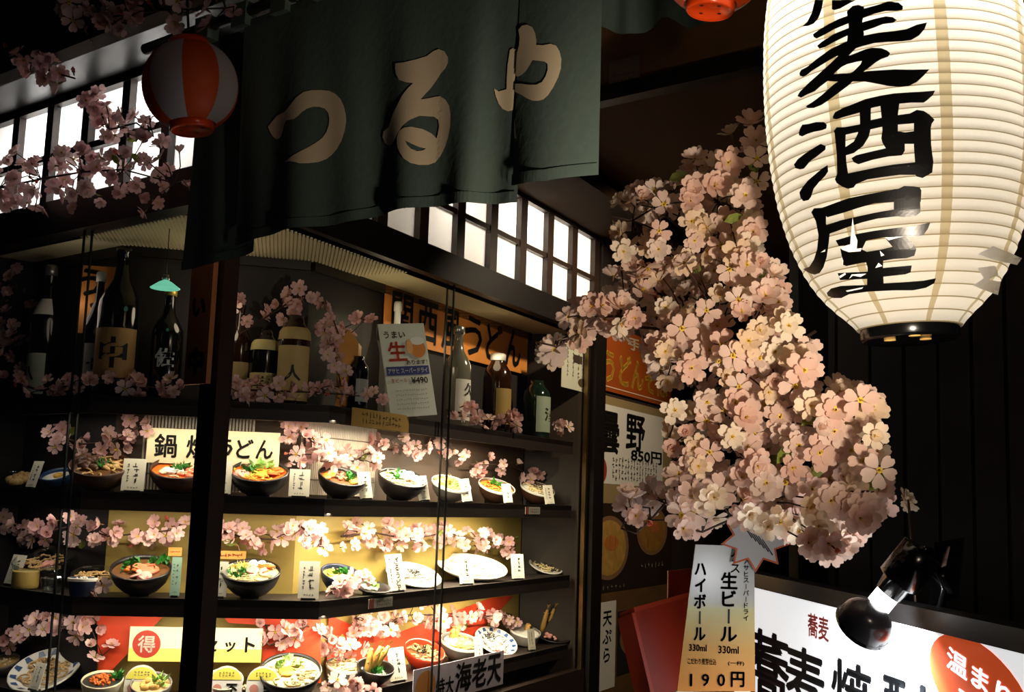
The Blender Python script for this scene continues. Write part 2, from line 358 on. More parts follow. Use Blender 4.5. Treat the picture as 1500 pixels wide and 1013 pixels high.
# bamboo blinds hung behind level two
silver = mat('pale_bamboo', '#b9ad9c', .35, var=.2, scale=30, spec=.7)
def blind(label, a, b, n_, z0, z1):
    t = thing('bamboo_blind', label, 'blind', a + UP * z0); d = (b - a); L = d.length; d = d / L; k = int(L / .011)
    m = MB()
    for i in range(k): m.lathe([(.0046, 0), (.0046, z1 - z0)], 6, Mx.Translation(a + d * ((i + .5) * .011) + n_ * .008 + UP * z0))
    build('bamboo_cane', m, silver, t, kind='stuff')
    build('binding_cord', MB().obox(a + n_ * .011 + UP * (z0 + .05), d * L, n_ * .002, UP * .004).obox(a + n_ * .011 + UP * (z1 - .06), d * L, n_ * .002, UP * .004), ink('#5a4a3a'), t)
blind('pale bamboo blind behind the hot pot sign on the second shelf', PL + vc * .09, PL + vc * .46, nC, 1.50, 1.76)
blind('pale bamboo blind shining above the black bowl on the second shelf', PR + vr * .02, PR + vr * .46, nR, 1.50, 1.76)
# ------------------------------------------------------------------ shoji windows above the case
paperm = mat('shoji_paper', '#efeae2', .8, trans=.75)
whitebox = mat('light_box_white', '#cfccc8', .8)
def shoji(name, fn, d_, n_, t0, cols, pitch, bar, zs):
    t1 = t0 + cols * pitch + bar; wdw = struct(name, MB().obox(fn(t0 - .04, -.01, zs[0] - .03), d_ * (t1 - t0 + .08), -n_ * .05, UP * .03)
        .obox(fn(t0 - .04, -.01, zs[-1]), d_ * (t1 - t0 + .08), -n_ * .05, UP * .03), wood_dark)
    for c in range(cols + 1): build('muntin', MB().obox(fn(t0 + c * pitch, -.005, zs[0]), d_ * bar, -n_ * .03, UP * (zs[-1] - zs[0])), wood_dark, wdw)
    for z in zs[1:-1]: build('muntin', MB().obox(fn(t0, -.0, z - .011), d_ * (t1 - t0), -n_ * .025, UP * .022), wood_dark, wdw)
    for c in range(cols):
        for k in range(len(zs) - 1):
            build('pane', MB().quad(*[fn(t0 + bar + c * pitch - .005 + e * (pitch - bar + .01), .02, zs[k + f]) for e, f in ((0, 0), (1, 0), (1, 1), (0, 1))]), paperm, wdw)
    bx = MB()
    a, b = t0 - .02, t1 + .02
    bx.obox(fn(a, .42, zs[0] - .02), d_ * (b - a), -n_ * .02, UP * (zs[-1] - zs[0] + .05)); bx.obox(fn(a, .03, zs[-1] + .01), d_ * (b - a), -n_ * .4, UP * .02)
    bx.obox(fn(a, .03, zs[0] - .03), d_ * (b - a), -n_ * .4, UP * .02); bx.obox(fn(a, .03, zs[0] - .02), d_ * .02, -n_ * .4, UP * (zs[-1] - zs[0] + .05)); bx.obox(fn(b - .02, .03, zs[0] - .02), d_ * .02, -n_ * .4, UP * (zs[-1] - zs[0] + .05))
    build('lamp_housing', bx, whitebox, wdw)
    return wdw
shoji('window_1', Lp, vl, nL, .292 - .227, 7, .2235, .042, [2.437, 2.60, 2.775])
shoji('window_2', Rp, vr, nR, .494, 8, .2785, .062, [2.428, 2.605, 2.80])
# ------------------------------------------------------------------ shop curtain
NS = -.42
cloth = mat('noren_cloth', '#52625a', .9, var=.12, scale=60, bump=.2)
noren = thing('shop_curtain', 'dark green split shop curtain with cream brush lettering across the top', 'curtain', Lp(-1.0, NS, 2.53))
build('curtain_rod', MB().tube([Lp(-.2, NS, 2.575), Lp(-1.72, NS, 2.575)], .014, 10), wood_black, noren)
tR = lambda x, y: Lt(x, y, NS)
def tt(x): return tR(x, 310)[0]
def fold(t, z, k):                            # how far the cloth bulges toward the street
    h = max(0, min(1, (2.55 - z) / .5)); a = -t
    b = .012 * math.sin(a * 17 + .6) * h + .006 * math.sin(a * 41 + z * 3) * h
    if k == 1 and a > 1.2: b += .022 * h * math.exp(-((a - 1.29) / .045) ** 2)
    if k == 2: b = .028 * h * math.sin((a - 1.37) * 17)
    if k == 1: b *= max(0, min(1, (1.372 - a) / .08))
    if k == 0: b += -.03
    return b
def cloth_pt(x, y, e=.0016):
    t, z = tR(x, y); k = 2 if x > 756 else 1
    return Lp(t, NS - fold(t, z, k) - e, z)
panels = [(tt(262), tt(352), 0, [2.005, 2.01, 2.03]), (tt(340), tt(757), 1, [2.04, 2.047, 2.045, 2.05, 2.04, 2.025]), (tt(752), tt(874), 2, [2.055, 2.045, 2.05])]
for a, b, k, zb in panels:
    nu = max(8, int(abs(b - a) / .008)); nv = 24; m = MB(); vs = []
    for i in range(nu + 1):
        f = i / nu; t = a + (b - a) * f; g = f * (len(zb) - 1); j = min(int(g), len(zb) - 2); z0 = zb[j] + (zb[j + 1] - zb[j]) * (g - j)
        for j in range(nv + 1): z = z0 + (2.555 - z0) * j / nv; vs.append(Lp(t, NS - fold(t, z, k), z))
    m.add(vs, [(i * (nv + 1) + j, (i + 1) * (nv + 1) + j, (i + 1) * (nv + 1) + j + 1, i * (nv + 1) + j + 1) for i in range(nu) for j in range(nv)], None, True)
    p_ = build('curtain_panel', m, cloth, noren)
    hm = MB(); 
    for i in range(nu):
        t = a + (b - a) * i / nu; t2 = a + (b - a) * (i + 1) / nu; z0, z1 = vs[i * (nv + 1)].z, vs[(i + 1) * (nv + 1)].z
        hm.quad(Lp(t, NS - fold(t, z0, k) - .003, z0), Lp(t2, NS - fold(t2, z1, k) - .003, z1), Lp(t2, NS - fold(t2, z1 + .02, k) - .003, z1 + .02), Lp(t, NS - fold(t, z0 + .02, k) - .003, z0 + .02))
    build('hem', hm, cloth, p_)
for i in range(9):
    t = -.42 - i * .135; build('curtain_loop', MB().obox(Lp(t, NS - .016, 2.54), vl * -.05, -nL * .032, UP * .055), cloth, noren)
TSU = [(200,540),(240,490),(290,440),(340,422),(385,405),(440,350),(500,280),(560,230),(630,208),(700,203),(770,207),(830,235),(880,285),(910,350),(928,430),(930,500),(915,580),(885,670),(840,745),(790,800),(740,840),(680,870),(610,888),(540,895),(500,882),(460,875),(385,880),(440,850),(520,800),(600,745),(660,695),(710,645),(745,590),(768,520),(772,460),(762,410),(735,375),(690,360),(640,362),(590,385),(550,420),(520,455),(485,482),(440,488),(400,492),(380,520),(360,580),(340,635),(310,655),(280,655),(245,630),(220,590)]
RU = [(205,170),(280,165),(360,145),(440,118),(490,80),(530,65),(575,82),(605,130),(605,170),(585,210),(550,245),(510,305),(470,360),(430,405),(402,440),(450,432),(510,418),(545,415),(590,445),(620,490),(633,560),(632,640),(615,720),(590,790),(550,860),(510,905),(460,925),(400,928),(340,915),(290,880),(255,830),(235,790),(232,760),(230,715),(250,675),(290,652),(340,645),(420,660),(480,690),(520,728),(537,640),(530,590),(500,567),(400,562),(330,595),(280,635),(235,690),(210,735),(180,770),(145,775),(105,750),(85,705),(95,665),(145,635),(165,590),(190,540),(230,480),(270,410),(310,360),(350,320),(300,315),(240,295),(215,255),(205,210)]
RUH = [(302,748),(345,772),(400,795),(445,805),(420,820),(385,826),(345,810),(315,780)]
YA = [[(310,125),(340,97),(385,92),(430,115),(455,160),(467,215),(467,250),(520,255),(580,245),(620,258),(645,300),(660,360),(658,430),(640,500),(610,570),(575,630),(540,662),(500,672),(450,667),(400,645),(340,610),(287,585),(287,525),(340,530),(410,545),(480,550),(525,530),(550,490),(565,440),(560,395),(540,378),(490,370),(440,362),(420,395),(390,435),(350,465),(315,475),(292,468),(295,380),(300,300),(318,240),(322,180)],
      [(240,270),(262,257),(290,268),(286,380),(278,500),(270,640),(264,718),(225,725),(180,705),(150,665),(130,610),(120,555),(150,575),(212,560),(215,480),(222,380)],
      [(284,775),(295,860),(313,940),(285,928),(284,840)]]
cream_ink = mat('cream_dye', '#f0d9b4', .85, var=.06, scale=30)
def tr(P, ox, oy, s): return [(ox + x * s, oy + y * s) for x, y in P]
for polys, holes in (([tr(TSU, 360, 100, .158)], ()), ([tr(RU, 540, 60, .1975)], [[tr(RUH, 540, 60, .1975)]]), ([tr(p, 700, 20, .1974) for p in YA], ())):
    m = MB(); outline(m, polys, cloth_pt, 5, holes); build('lettering', m, cream_ink, noren)
# a second, gathered curtain behind its right end
rc = MB(); 
qa = atz(855, 52, 2.95); qb = atz(1012, 33, 2.95)
tagm = MB(); L_ = (qb - qa).length; dd = (qb - qa).normalized(); nn = V((dd.y, -dd.x, 0)); vs = []
for i in range(31):
    for j in range(7):
        vs.append(qa - dd * .1 + dd * ((L_ + .25) * i / 30) + nn * (.02 * math.sin(i * 1.1) * (1 - j / 8)) + UP * (.45 * j / 6 - (.02 if j == 0 else 0) * math.sin(i * .6)))
tagm.add(vs, [(i * 7 + j, (i + 1) * 7 + j, (i + 1) * 7 + j + 1, i * 7 + j + 1) for i in range(30) for j in range(6)], None, True)
tag(build('valance', tagm, cloth), 'short dark green valance hanging behind the right end of the lettered curtain', 'curtain')
# ------------------------------------------------------------------ big paper lantern
LC = aty(1311, 160, 2.0); tilt = math.radians(3.0)
LM = Mx.Translation(LC) @ Mx.Rotation(-tilt, 4, 'Y')
LAX = (LM.to_3x3() @ UP)
lan = thing('paper_lantern', 'huge cream paper lantern with black brush lettering hanging at the right', 'lantern', LC, Mx.Rotation(-tilt, 3, 'Y'))
PX = 2.0 / F
prof0 = [(70, -338), (96, -316), (126, -286), (150, -247), (170, -197), (184, -140), (192, -80), (196.5, 0), (196, 60), (192, 130), (184, 190), (168, 245), (140, 290), (100, 320), (70, 336)]
prof0 = [(r * PX * .985, z * PX) for r, z in prof0]
def lrad(z):
    for (r0, z0), (r1, z1) in zip(prof0, prof0[1:]):
        if z0 <= z <= z1:
            f = (z - z0) / (z1 - z0); return r0 + (r1 - r0) * f
    return prof0[0][0] if z < 0 else prof0[-1][0]
def smooth_r(z): return (lrad(max(z - .018, prof0[0][1])) + 2 * lrad(z) + lrad(min(z + .018, prof0[-1][1]))) / 4
zs0, zs1 = prof0[0][1], prof0[-1][1]; NR_ = 44; prof = []; ribf = []
for k in range(NR_):
    a = zs0 + (zs1 - zs0) * k / NR_; p = (zs1 - zs0) / NR_
    for f, e in ((0, .0009), (.10, .0009), (.18, .0), (.6, -.0004)): prof.append((smooth_r(a + f * p) + e, a + f * p)); ribf.append(f == 0)
paper = mat('lantern_paper', '#f6ecd6', .8, var=.06, scale=14, trans=.85); paper2 = mat('lantern_paper_rib_shade', '#cbb78c', .8, trans=.8); ribp = mat('lantern_rib_paper', '#ab9566', .8, trans=.8)  # tan stripes: shade of the upright inner ribs put into the paper colour
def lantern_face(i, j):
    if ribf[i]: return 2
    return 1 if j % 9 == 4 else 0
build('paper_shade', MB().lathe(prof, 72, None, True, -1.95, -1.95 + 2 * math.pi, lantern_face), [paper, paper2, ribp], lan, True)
rim = MB().lathe([(.0, -.413), (.066, -.413), (.079, -.418), (.083, -.413), (.083, -.372), (.079, -.368), (.075, -.372), (.075, -.405), (.0, -.405)], 48)
rb = build('bottom_rim', rim, blackgloss, lan, True)
for a in (0.4, 2.5, 4.6):
    build('vent_hole', MB().lathe([(0, 0), (.010, 0), (.010, -.001), (0, -.001)], 12, Mx.Translation((.035 * math.cos(a), .035 * math.sin(a), -.4135))), mat('warm_glow', (1, .55, .15), .5, emit=.35), rb, True)  # holes glow by themselves in place of the bulb light inside
build('top_rim', MB().lathe([(0, .415), (.083, .415), (.083, .385), (.0, .385)], 48), blackgloss, lan, True)
build('hanging_cord', MB().tube([(0, 0, .41), (0, 0, .8)], .006), black, lan, True)
build('bulb', MB().ball((0, 0, .33), (.03, .03, .04), None, 12, 8).tube([(0, 0, .36), (0, 0, .39)], .008), mat('bulb_glow', (1, .85, .6), .5, emit=6), lan, True)
lamp('lantern_bulb', 'POINT', LM @ V((0, 0, .33)), 60, (1, .97, .95), .035)
def on_lantern(x, y, e=.0022):
    d = ray(x, y).normalized(); I = LM.inverted(); o = I @ CAM; dv = I.to_3x3() @ d
    lo = None; t = 1.6
    def g(t):
        p = o + dv * t; return math.hypot(p.x, p.y) - smooth_r(p.z) - e
    a = 1.6; ga = g(a)
    while a < 2.2:
        b = a + .012; gb = g(b)
        if gb < 0: break
        a, ga = b, gb
    for _ in range(14):
        m = (a + b) / 2
        if g(m) > 0: a = m
        else: b = m
    return CAM + d * ((a + b) / 2)
S4 = .1678; S6 = .18755
K4 = [[(260,0),(335,0),(320,80),(290,160),(250,205),(205,225),(150,230),(195,190),(235,110)],[(410,0),(620,0),(540,40),(480,75),(430,88),(408,80)],
[(243,300),(290,265),(380,210),(470,165),(540,140),(690,75),(800,45),(900,12),(990,22),(1028,55),(1025,85),(980,95),(880,95),(780,120),(690,155),(550,205),(440,250),(340,305),(275,335),(250,322)],
[(280,400),(320,365),(420,300),(540,250),(690,190),(800,160),(880,142),(940,150),(975,175),(940,200),(860,208),(780,240),(690,270),(545,310),(430,365),(350,410),(300,425)],
[(125,640),(140,610),(190,585),(290,505),(400,425),(540,360),(690,310),(820,285),(960,270),(1060,255),(1150,215),(1240,195),(1220,250),(1170,310),(1100,350),(1020,360),(900,365),(780,375),(650,410),(540,450),(430,500),(320,565),(230,620),(190,655),(155,670),(130,660)],
[(540,100),(590,52),(640,42),(690,60),(690,100),(675,190),(690,300),(640,400),(560,480),(500,530),(460,490),(540,370),(555,230),(545,150)],
[(460,490),(560,480),(530,550),(440,630),(380,700),(300,760),(260,795),(190,825),(140,852),(108,838),(130,800),(200,730),(300,640),(400,550)],
[(520,500),(620,462),(700,430),(760,415),(840,420),(890,440),(918,465),(900,495),(840,515),(790,545),(720,600),(640,660),(560,740),(480,800),(400,860),(320,915),(250,942),(200,943),(180,928),(240,890),(320,830),(420,740),(520,670),(600,620),(660,560),(672,530),(620,540),(540,560),(480,590)],
[(340,700),(390,650),(500,640),(620,640),(720,620),(840,612),(960,605),(1100,608),(1260,605),(1210,660),(1150,715),(1080,750),(1000,758),(900,750),(800,730),(700,712),(580,710),(440,712),(380,708)]]
K5 = [[(120,440),(130,410),(150,372),(200,368),(270,350),(340,350),(365,375),(360,405),(320,422),(250,435),(190,455),(150,475),(122,465)],[(78,720),(110,675),(180,620),(260,570),(310,540),(355,560),(352,590),(290,640),(220,690),(165,755),(130,763),(90,752)],
[(125,965),(150,920),(200,860),(270,800),(330,750),(372,725),(376,780),(350,820),(300,870),(250,930),(228,1000),(205,1030),(160,1040),(135,1010)],
[(418,300),(435,265),(500,230),(600,190),(700,150),(830,120),(950,100),(1090,90),(1200,85),(1310,75),(1290,115),(1240,160),(1210,180),(1100,180),(990,190),(880,200),(760,225),(640,270),(530,300),(450,325),(420,320)],
[(650,230),(750,200),(748,330),(745,420),(730,480),(680,560),(600,620),(500,650),(460,630),(470,600),(540,560),(600,520),(635,450),(655,370)],
[(830,190),(1000,170),(985,290),(985,430),(1050,440),(1180,420),(1180,540),(1045,540),(1045,600),(1020,640),(900,650),(760,680),(640,718),(600,700),(580,665),(620,640),(740,610),(880,578),(850,530),(840,490),(850,420),(845,330)],
[(425,430),(450,395),(520,395),(650,370),(760,330),(900,300),(1090,275),(1150,243),(1210,252),(1260,285),(1305,330),(1275,370),(1125,360),(985,372),(850,390),(740,415),(620,440),(530,460),(440,460)],
[(1125,340),(1290,320),(1272,400),(1275,550),(1295,700),(1285,790),(1250,810),(1200,838),(1150,825),(1120,790),(1135,700),(1125,560)],
[(430,420),(530,440),(527,560),(535,700),(550,800),(640,860),(600,920),(550,932),(500,915),(450,880),(435,850),(455,800),(450,620)],
[(445,830),(550,800),(660,775),(800,745),(950,720),(1140,700),(1180,720),(1150,810),(1000,810),(850,830),(720,850),(620,890),(540,930),(470,890)]]
K6 = [[(205,270),(225,240),(290,235),(400,195),(500,160),(620,135),(780,105),(880,90),(930,65),(1000,68),(1050,75),(1065,100),(1060,190),(850,190),(700,200),(560,240),(470,270),(400,290),(330,310),(320,300),(230,300)],
[(850,90),(1065,100),(1055,180),(1058,270),(1020,300),(930,308),(850,300)],[(325,370),(430,335),(560,305),(700,275),(850,250),(1058,240),(1058,270),(1020,300),(860,303),(720,320),(600,350),(480,390),(400,420),(340,440)],
[(205,270),(320,280),(320,360),(350,430),(340,520),(325,620),(300,700),(270,745),(230,758),(190,745),(140,715),(190,695),(225,640),(250,560),(262,450),(240,340)],
[(395,490),(430,480),(560,440),(700,415),(850,395),(1000,380),(1135,350),(1115,400),(1080,450),(1000,465),(920,460),(780,465),(640,490),(560,520),(420,535)],
[(430,545),(500,515),(640,480),(600,560),(640,580),(760,560),(840,540),(780,470),(930,460),(990,500),(1025,560),(1010,610),(950,628),(850,635),(760,650),(600,665),(480,690),(450,680),(440,600)],
[(610,590),(770,570),(765,700),(770,830),(700,860),(640,860),(645,700)],[(410,745),(520,740),(640,735),(770,705),(990,685),(980,740),(940,755),(800,770),(640,790),(430,800)],
[(325,900),(360,865),(440,845),(600,840),(780,825),(950,815),(1080,805),(1180,785),(1165,825),(1100,860),(1000,880),(850,880),(650,890),(500,910),(440,940),(380,940),(335,925)]]
blackglossy = mat('black_tape', '#060606', .3, spec=.35)
for kk, oy, s in ((K4, 0, S4), (K5, 120, S4), (K6, 260, S6)):
    m = MB(); e = [0]
    for p in kk: e[0] += .00012; outline(m, [tr(p, 1150, oy, s)], lambda x, y: on_lantern(x, y, .0026 + e[0]), 9)
    build('lettering', m, blackglossy, lan)
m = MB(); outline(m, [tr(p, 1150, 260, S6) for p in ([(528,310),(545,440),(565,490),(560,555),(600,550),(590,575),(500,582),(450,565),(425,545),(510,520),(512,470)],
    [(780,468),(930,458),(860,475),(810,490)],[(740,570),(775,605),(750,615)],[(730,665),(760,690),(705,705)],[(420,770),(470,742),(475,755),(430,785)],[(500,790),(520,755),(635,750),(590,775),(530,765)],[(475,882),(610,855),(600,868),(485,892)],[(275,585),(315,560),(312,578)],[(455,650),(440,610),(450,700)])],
    lambda x, y: on_lantern(x, y, .0055), 9); build('white_mark', m, mat('mark_white', '#ffffff', .5), lan, kind='stuff', label='white marks on the lettering')  # irregular white marks laid over the black strokes
m = MB()
for p in ([(1432,372),(1455,360),(1497,378),(1490,388),(1455,380)],[(1432,392),(1458,389),(1462,402),(1444,412)],[(1425,418),(1440,408),(1466,412),(1462,432),(1440,424)]): outline(m, [p], lambda x, y: on_lantern(x, y, .004), 9)
build('tape_patch', m, mat('clear_tape', '#ffffff', .15, trans=.5), lan, label='shiny clear tape patches')
# ------------------------------------------------------------------ small red and white lanterns
redp = mat('orange_red_paper', '#ea5a14', .55, trans=.25); whp = mat('white_paper', '#cfc8c8', .7, trans=.3); redpl = mat('orange_red_plastic', '#e8480f', .25, coat=.4)
def small_lantern(loc, label, lean, rotz, sc):
    rot = Mx.Rotation(lean, 3, 'Y') @ Mx.Rotation(rotz, 3, 'Z')
    t = thing('round_lantern', label, 'lantern', loc, rot, 'red and white round lanterns')
    nr = 26; pr = []
    for i in range(nr * 2 + 1):
        a = -1.12 + 2.24 * i / (nr * 2); pr.append(((.108 * math.cos(a) ** .82 + (.0012 if i % 2 else -.0006)) * sc, .093 * math.sin(a) / math.sin(1.12) * sc))
    build('paper_body', MB().lathe(pr, 48, None, True, 0, 2 * math.pi, lambda i, j: (j // 6) % 2), [whp, redp], t, True)
    rg = build('bottom_ring', MB().lathe([(0, -.104), (.042, -.104), (.046, -.110), (.05, -.106), (.052, -.086), (.045, -.084), (.0, -.084)], 36, Mx.Scale(sc, 4)), redpl, t, True)
    for a in (.5, 2.1, 3.7, 5.2):
        build('drain_hole', MB().lathe([(0, -.1045), (.0045, -.1045)], 8, Mx.Scale(sc, 4) @ Mx.Translation((.026 * math.cos(a), .026 * math.sin(a), 0))), ink('#3a0a02'), rg, True)
    build('top_ring', MB().lathe([(0, .11), (.045, .11), (.05, .1), (.05, .085), (0, .085)], 36, Mx.Scale(sc, 4)), redpl, t, True)
    build('hanging_cord', MB().tube([(0, 0, .108 * sc), (0, 0, .45)], .003), black, t, True)
    return t
small_lantern(aty(279, 126, 2.42), 'red and white round paper lantern at the left end of the curtain', math.radians(-6), .88, .93)
small_lantern(aty(1046, -55, 2.25), 'red and white round paper lantern cut by the top edge beside the huge lantern', math.radians(4), .1, .98)
# ------------------------------------------------------------------ artificial cherry blossom
petal_d = (1, .93, .9)
pet = mat('blossom_petal', '#efd9c9', .75, trans=.35, rnd='#e9c1ae'); pet_w = mat('blossom_petal_pale', '#f5e6cf', .75, trans=.35, rnd='#f0d3b0')
pet_dk = mat('blossom_bud', '#f08d72', .7, trans=.3); stam = mat('blossom_stamen', '#d9b53a', .7); leafm = mat('blossom_leaf', '#7d8a3c', .6, trans=.3)
twig = mat('twig_bark', '#3a2417', .8, var=.3, scale=40)
def flower_mesh(name, layers, mats_, rg, close=0.0):
    m = MB()
    for li, (sc, lift, off) in enumerate(layers):
        for k in range(5):
            a = off + 2 * math.pi * k / 5 + rg.uniform(-.12, .12); s = sc * rg.uniform(.88, 1.1); tw = rg.uniform(-.25, .25); lf = lift + rg.uniform(-.1, .15) + close
            ca, sa = math.cos(a), math.sin(a)
            P = []
            for (r, l, h) in ((.003, 0, 0), (.010, -.0062, .002), (.011, .0, 0.0), (.010, .0062, .002), (.019, -.0104, .005), (.021, 0, .0022), (.019, .0104, .005), (.0255, -.0092, .0062), (.0290, -.0045, .0052), (.0262, 0, .004), (.0290, .0045, .0052), (.0255, .0092, .0062)):
                h2 = h + l * tw; rr = r * math.cos(lf) - h2 * math.sin(lf); hh = r * math.sin(lf) + h2 * math.cos(lf) - .10 * (r ** 2) * 60 * max(0, .6 - close)
                P.append(V((rr * ca - l * sa, rr * sa + l * ca, hh)) * s)
            m.c = 0; m.add(P, [(0, 2, 1), (0, 3, 2), (1, 2, 5, 4), (2, 3, 6, 5), (4, 5, 8, 7), (5, 9, 8), (5, 6, 11, 10), (5, 10, 9)], None, True)
    m.c = 1; m.lathe([(.0052, .0022), (.002, .0012)], 6)
    for k in range(5):
        a = rg.uniform(0, 6.3); r = rg.uniform(.002, .005); d = V((r * math.cos(a), r * math.sin(a), .010))
        m.add([V((-.0007, 0, 0)), V((.0007, 0, 0)), d + V((.001, 0, 0)), d + V((0, .001, 0)), d], [(0, 1, 2), (0, 2, 4), (2, 3, 4)])
    m.c = 2; m.lathe([(.003, .001), (.0025, -.006), (.001, -.012)], 5)
    me = bpy.data.meshes.new(name); me.from_pydata([tuple(p) for p in m.v], [], m.f)
    for x in mats_: me.materials.append(x)
    me.polygons.foreach_set('material_index', m.m); me.polygons.foreach_set('use_smooth', m.sm); return me
rg = random.Random(3); FL = []; FP = []
pet_p = mat('blossom_petal_pink', '#efd0ca', .75, trans=.35, rnd='#e4b3b1')
calyx = ink('#6a4a2e')
for k in range(10):
    pm = pet_w if k % 3 == 1 else pet
    ly = [[(1, .12, 0)], [(1, .1, 0), (.8, .5, .6)], [(1, .2, 0), (.85, .6, .5)], [(1.05, .05, .2), (.78, .45, .9)], [(.95, .35, 0), (.7, .8, .6)]][k % 5]
    FL.append(flower_mesh('blossom', ly, [pm, stam, calyx], rg, 0 if k < 8 else .35))
    FP.append(flower_mesh('blossom', ly, [pet_p, stam, calyx], rg, 0 if k < 8 else .35))
FB = flower_mesh('bud', [(.55, 1.15, 0), (.5, 1.25, .6)], [pet_dk, pet_dk, calyx], rg, .1)
lm = MB(); lm.add([(0, 0, 0), (.012, .009, .003), (.028, .010, .002), (.042, 0, 0), (.028, -.010, .002), (.012, -.009, .003), (.02, 0, -.003)], [(0, 1, 6), (1, 2, 6), (2, 3, 6), (3, 4, 6), (4, 5, 6), (5, 0, 6)], None, True)
LF = bpy.data.meshes.new('leaf'); LF.from_pydata([tuple(p) for p in lm.v], [], lm.f); LF.materials.append(leafm)
CATG = 'artificial flowers'
def spray(label, spine, flowers, name='cherry_blossom_spray', group=None, face=None, fs=1.0, leaves=.04, buds=.06, twigs=True):
    t = thing(name, label, CATG, spine[0], None, group or ('blossom garlands on the shop front' if 'garland' in name else 'blossom sprays beside the huge lantern' if 'spray' in name else None))
    m = MB().tube(spine, [.004 * (1 - .6 * i / len(spine)) for i in range(len(spine))], 5)
    O = V(spine[0])
    for p in flowers:
        q = min(spine, key=lambda s: (V(s) - p).length)
        if twigs and random.random() < .5: m.tube([q, (V(q) + p) / 2 + V((R_(-.01, .01), R_(-.01, .01), R_(0, .015))), p], .0017, 4)
    build('branch', m, twig, t)
    for p in flowers:
        q = min(spine, key=lambda s: (V(s) - p).length); d = (p - V(q)) * 14 + V((R_(-1, 1), R_(-1, 1), R_(-.8, 1)))
        if face is not None: d += V(face) * R_(.4, 1.6)
        if d.length < .01: d = UP.copy()
        Q = d.to_track_quat('Z', 'X').to_matrix().to_4x4() @ Mx.Rotation(R_(0, 6.28), 4, 'Z'); u = random.random()
        s = fs * R_(.82, 1.15)
        me, nm = (LF, 'leaf') if u < leaves else (FB, 'bud') if u < leaves + buds else (random.choice(FP if 'garland' in name else FL), 'blossom')
        inst(nm, me, t, Mx.Translation(p - O) @ Q @ Mx.Scale(s, 4))
    return t
def inpoly(x, y, P):
    c = False
    for i in range(len(P)):
        (x0, y0), (x1, y1) = P[i], P[i - 1]
        if (y0 > y) != (y1 > y) and x < (x1 - x0) * (y - y0) / (y1 - y0) + x0: c = not c
    return c
def scatter(poly, n, gap, dep):               # points spread through a volume that fills an outline seen from the street
    xs = [p[0] for p in poly]; ys = [p[1] for p in poly]; out = []; k = 0
    while len(out) < n and k < n * 60:
        k += 1; x, y = R_(min(xs), max(xs)), R_(min(ys), max(ys))
        if not inpoly(x, y, poly): continue
        p = dep(x, y)
        if all((p - q).length > gap for q in out): out.append(p)
    return out
def big_dep(x, y): return aty(x, y, 2.62 - .25 * (y - 180) / 640 + (1000 - x) * .0012 + R_(-.2, .2))
BIG = [[(1115,178),(1075,180),(1030,202),(1005,240),(1005,262),(960,272),(910,290),(905,330),(895,368),(920,392),(1000,400),(1115,400)],
       [(895,395),(1000,400),(1000,520),(950,530),(935,500),(880,480),(850,505),(810,530),(785,525),(795,490),(825,462),(865,440),(905,425)],
       [(1000,385),(1115,365),(1150,440),(1195,495),(1195,590),(1080,590),(985,590),(955,550),(1000,515)],
       [(980,600),(1080,585),(1200,585),(1235,560),(1285,600),(1282,640),(1290,690),(1220,700),(1100,700),(985,690),(975,640)],
       [(985,690),(1100,695),(1285,690),(1292,740),(1260,775),(1230,815),(1190,800),(1165,775),(1110,775),(1060,740),(1000,735)],
       [(910,725),(935,715),(1000,725),(1060,745),(1055,785),(1000,782),(950,770),(920,755)]]
NB = ['topmost spray of pale pink cherry blossom left of the huge lantern', 'spray of cherry blossom reaching left over the right end of the display case', 'middle spray of cherry blossom against the left side of the huge lantern',
      'wide spray of cherry blossom below the huge lantern with two single flowers at its right', 'lowest thick spray of pale blossom hanging over the white lit sign', 'small drooping spray of cherry blossom above the yellow drink sign']
CNT = [135, 90, 150, 125, 135, 28]
for P, lb, n in zip(BIG, NB, CNT):
    fl = scatter(P, int(n * .9), .0235, big_dep); xs = [p[0] for p in P]; ys = [p[1] for p in P]
    x0, x1, ym = min(xs), max(xs), sum(ys) / len(ys)
    sp = [aty(x1 + (x0 - x1) * i / 7, ym + 18 * math.sin(i * 1.3) + (i - 3.5) * 5, 2.6 - .25 * (ym - 180) / 640) for i in range(8)]
    spray(lb, sp, fl, face=(-.1, -1, .1), fs=1.12)
def tubeflow(pts, n, rad, gap=.03):           # points around a garland line
    out = []; k = 0
    while len(out) < n and k < n * 40:
        k += 1; f = random.random() * (len(pts) - 1); i = int(f); p = pts[i] + (pts[i + 1] - pts[i]) * (f - i) if i < len(pts) - 1 else pts[-1]
        p = p + V((R_(-1, 1), R_(-1, 1), R_(-1, 1))) * rad
        if all((p - q).length > gap for q in out): out.append(p)
    return out
# ------------------------------------------------------------------ places on the shelves
def zone(x): return 'L' if x < 97 else 'C' if x < 478 else 'R'
ZN = {'L': (CN, vl, nL), 'C': (A_ + nC * 0, vc, nC), 'R': (CN, vr, nR)}
def on_shelf(x, lev, s, z=None):              # shelf point under picture column x, s metres behind the glass line
    zn = zone(x); o, d_, n = ZN[zn]; s2 = s if zn != 'C' else s - .03
    y = [600, 735, 862, 1010][lev]
    p = onp(x, y, o - n * s2, n); p.z = SHZ[lev] + .0005
    return p, n, d_
def garl(label, pts, lev_s, n, rad, fs=1.0, group=None, gap=.028, face=None):
    P = []
    for x, y, s in pts:
        o, d_, nn = ZN[zone(x)]; P.append(onp(x, y, o - nn * (s if zone(x) != 'C' else s - .03), nn))
    fl = tubeflow(P, n, rad, gap)
    return spray(label, P, fl, 'cherry_blossom_garland', group, (0, -1, .1) if face is None else face, fs, .02, .02)
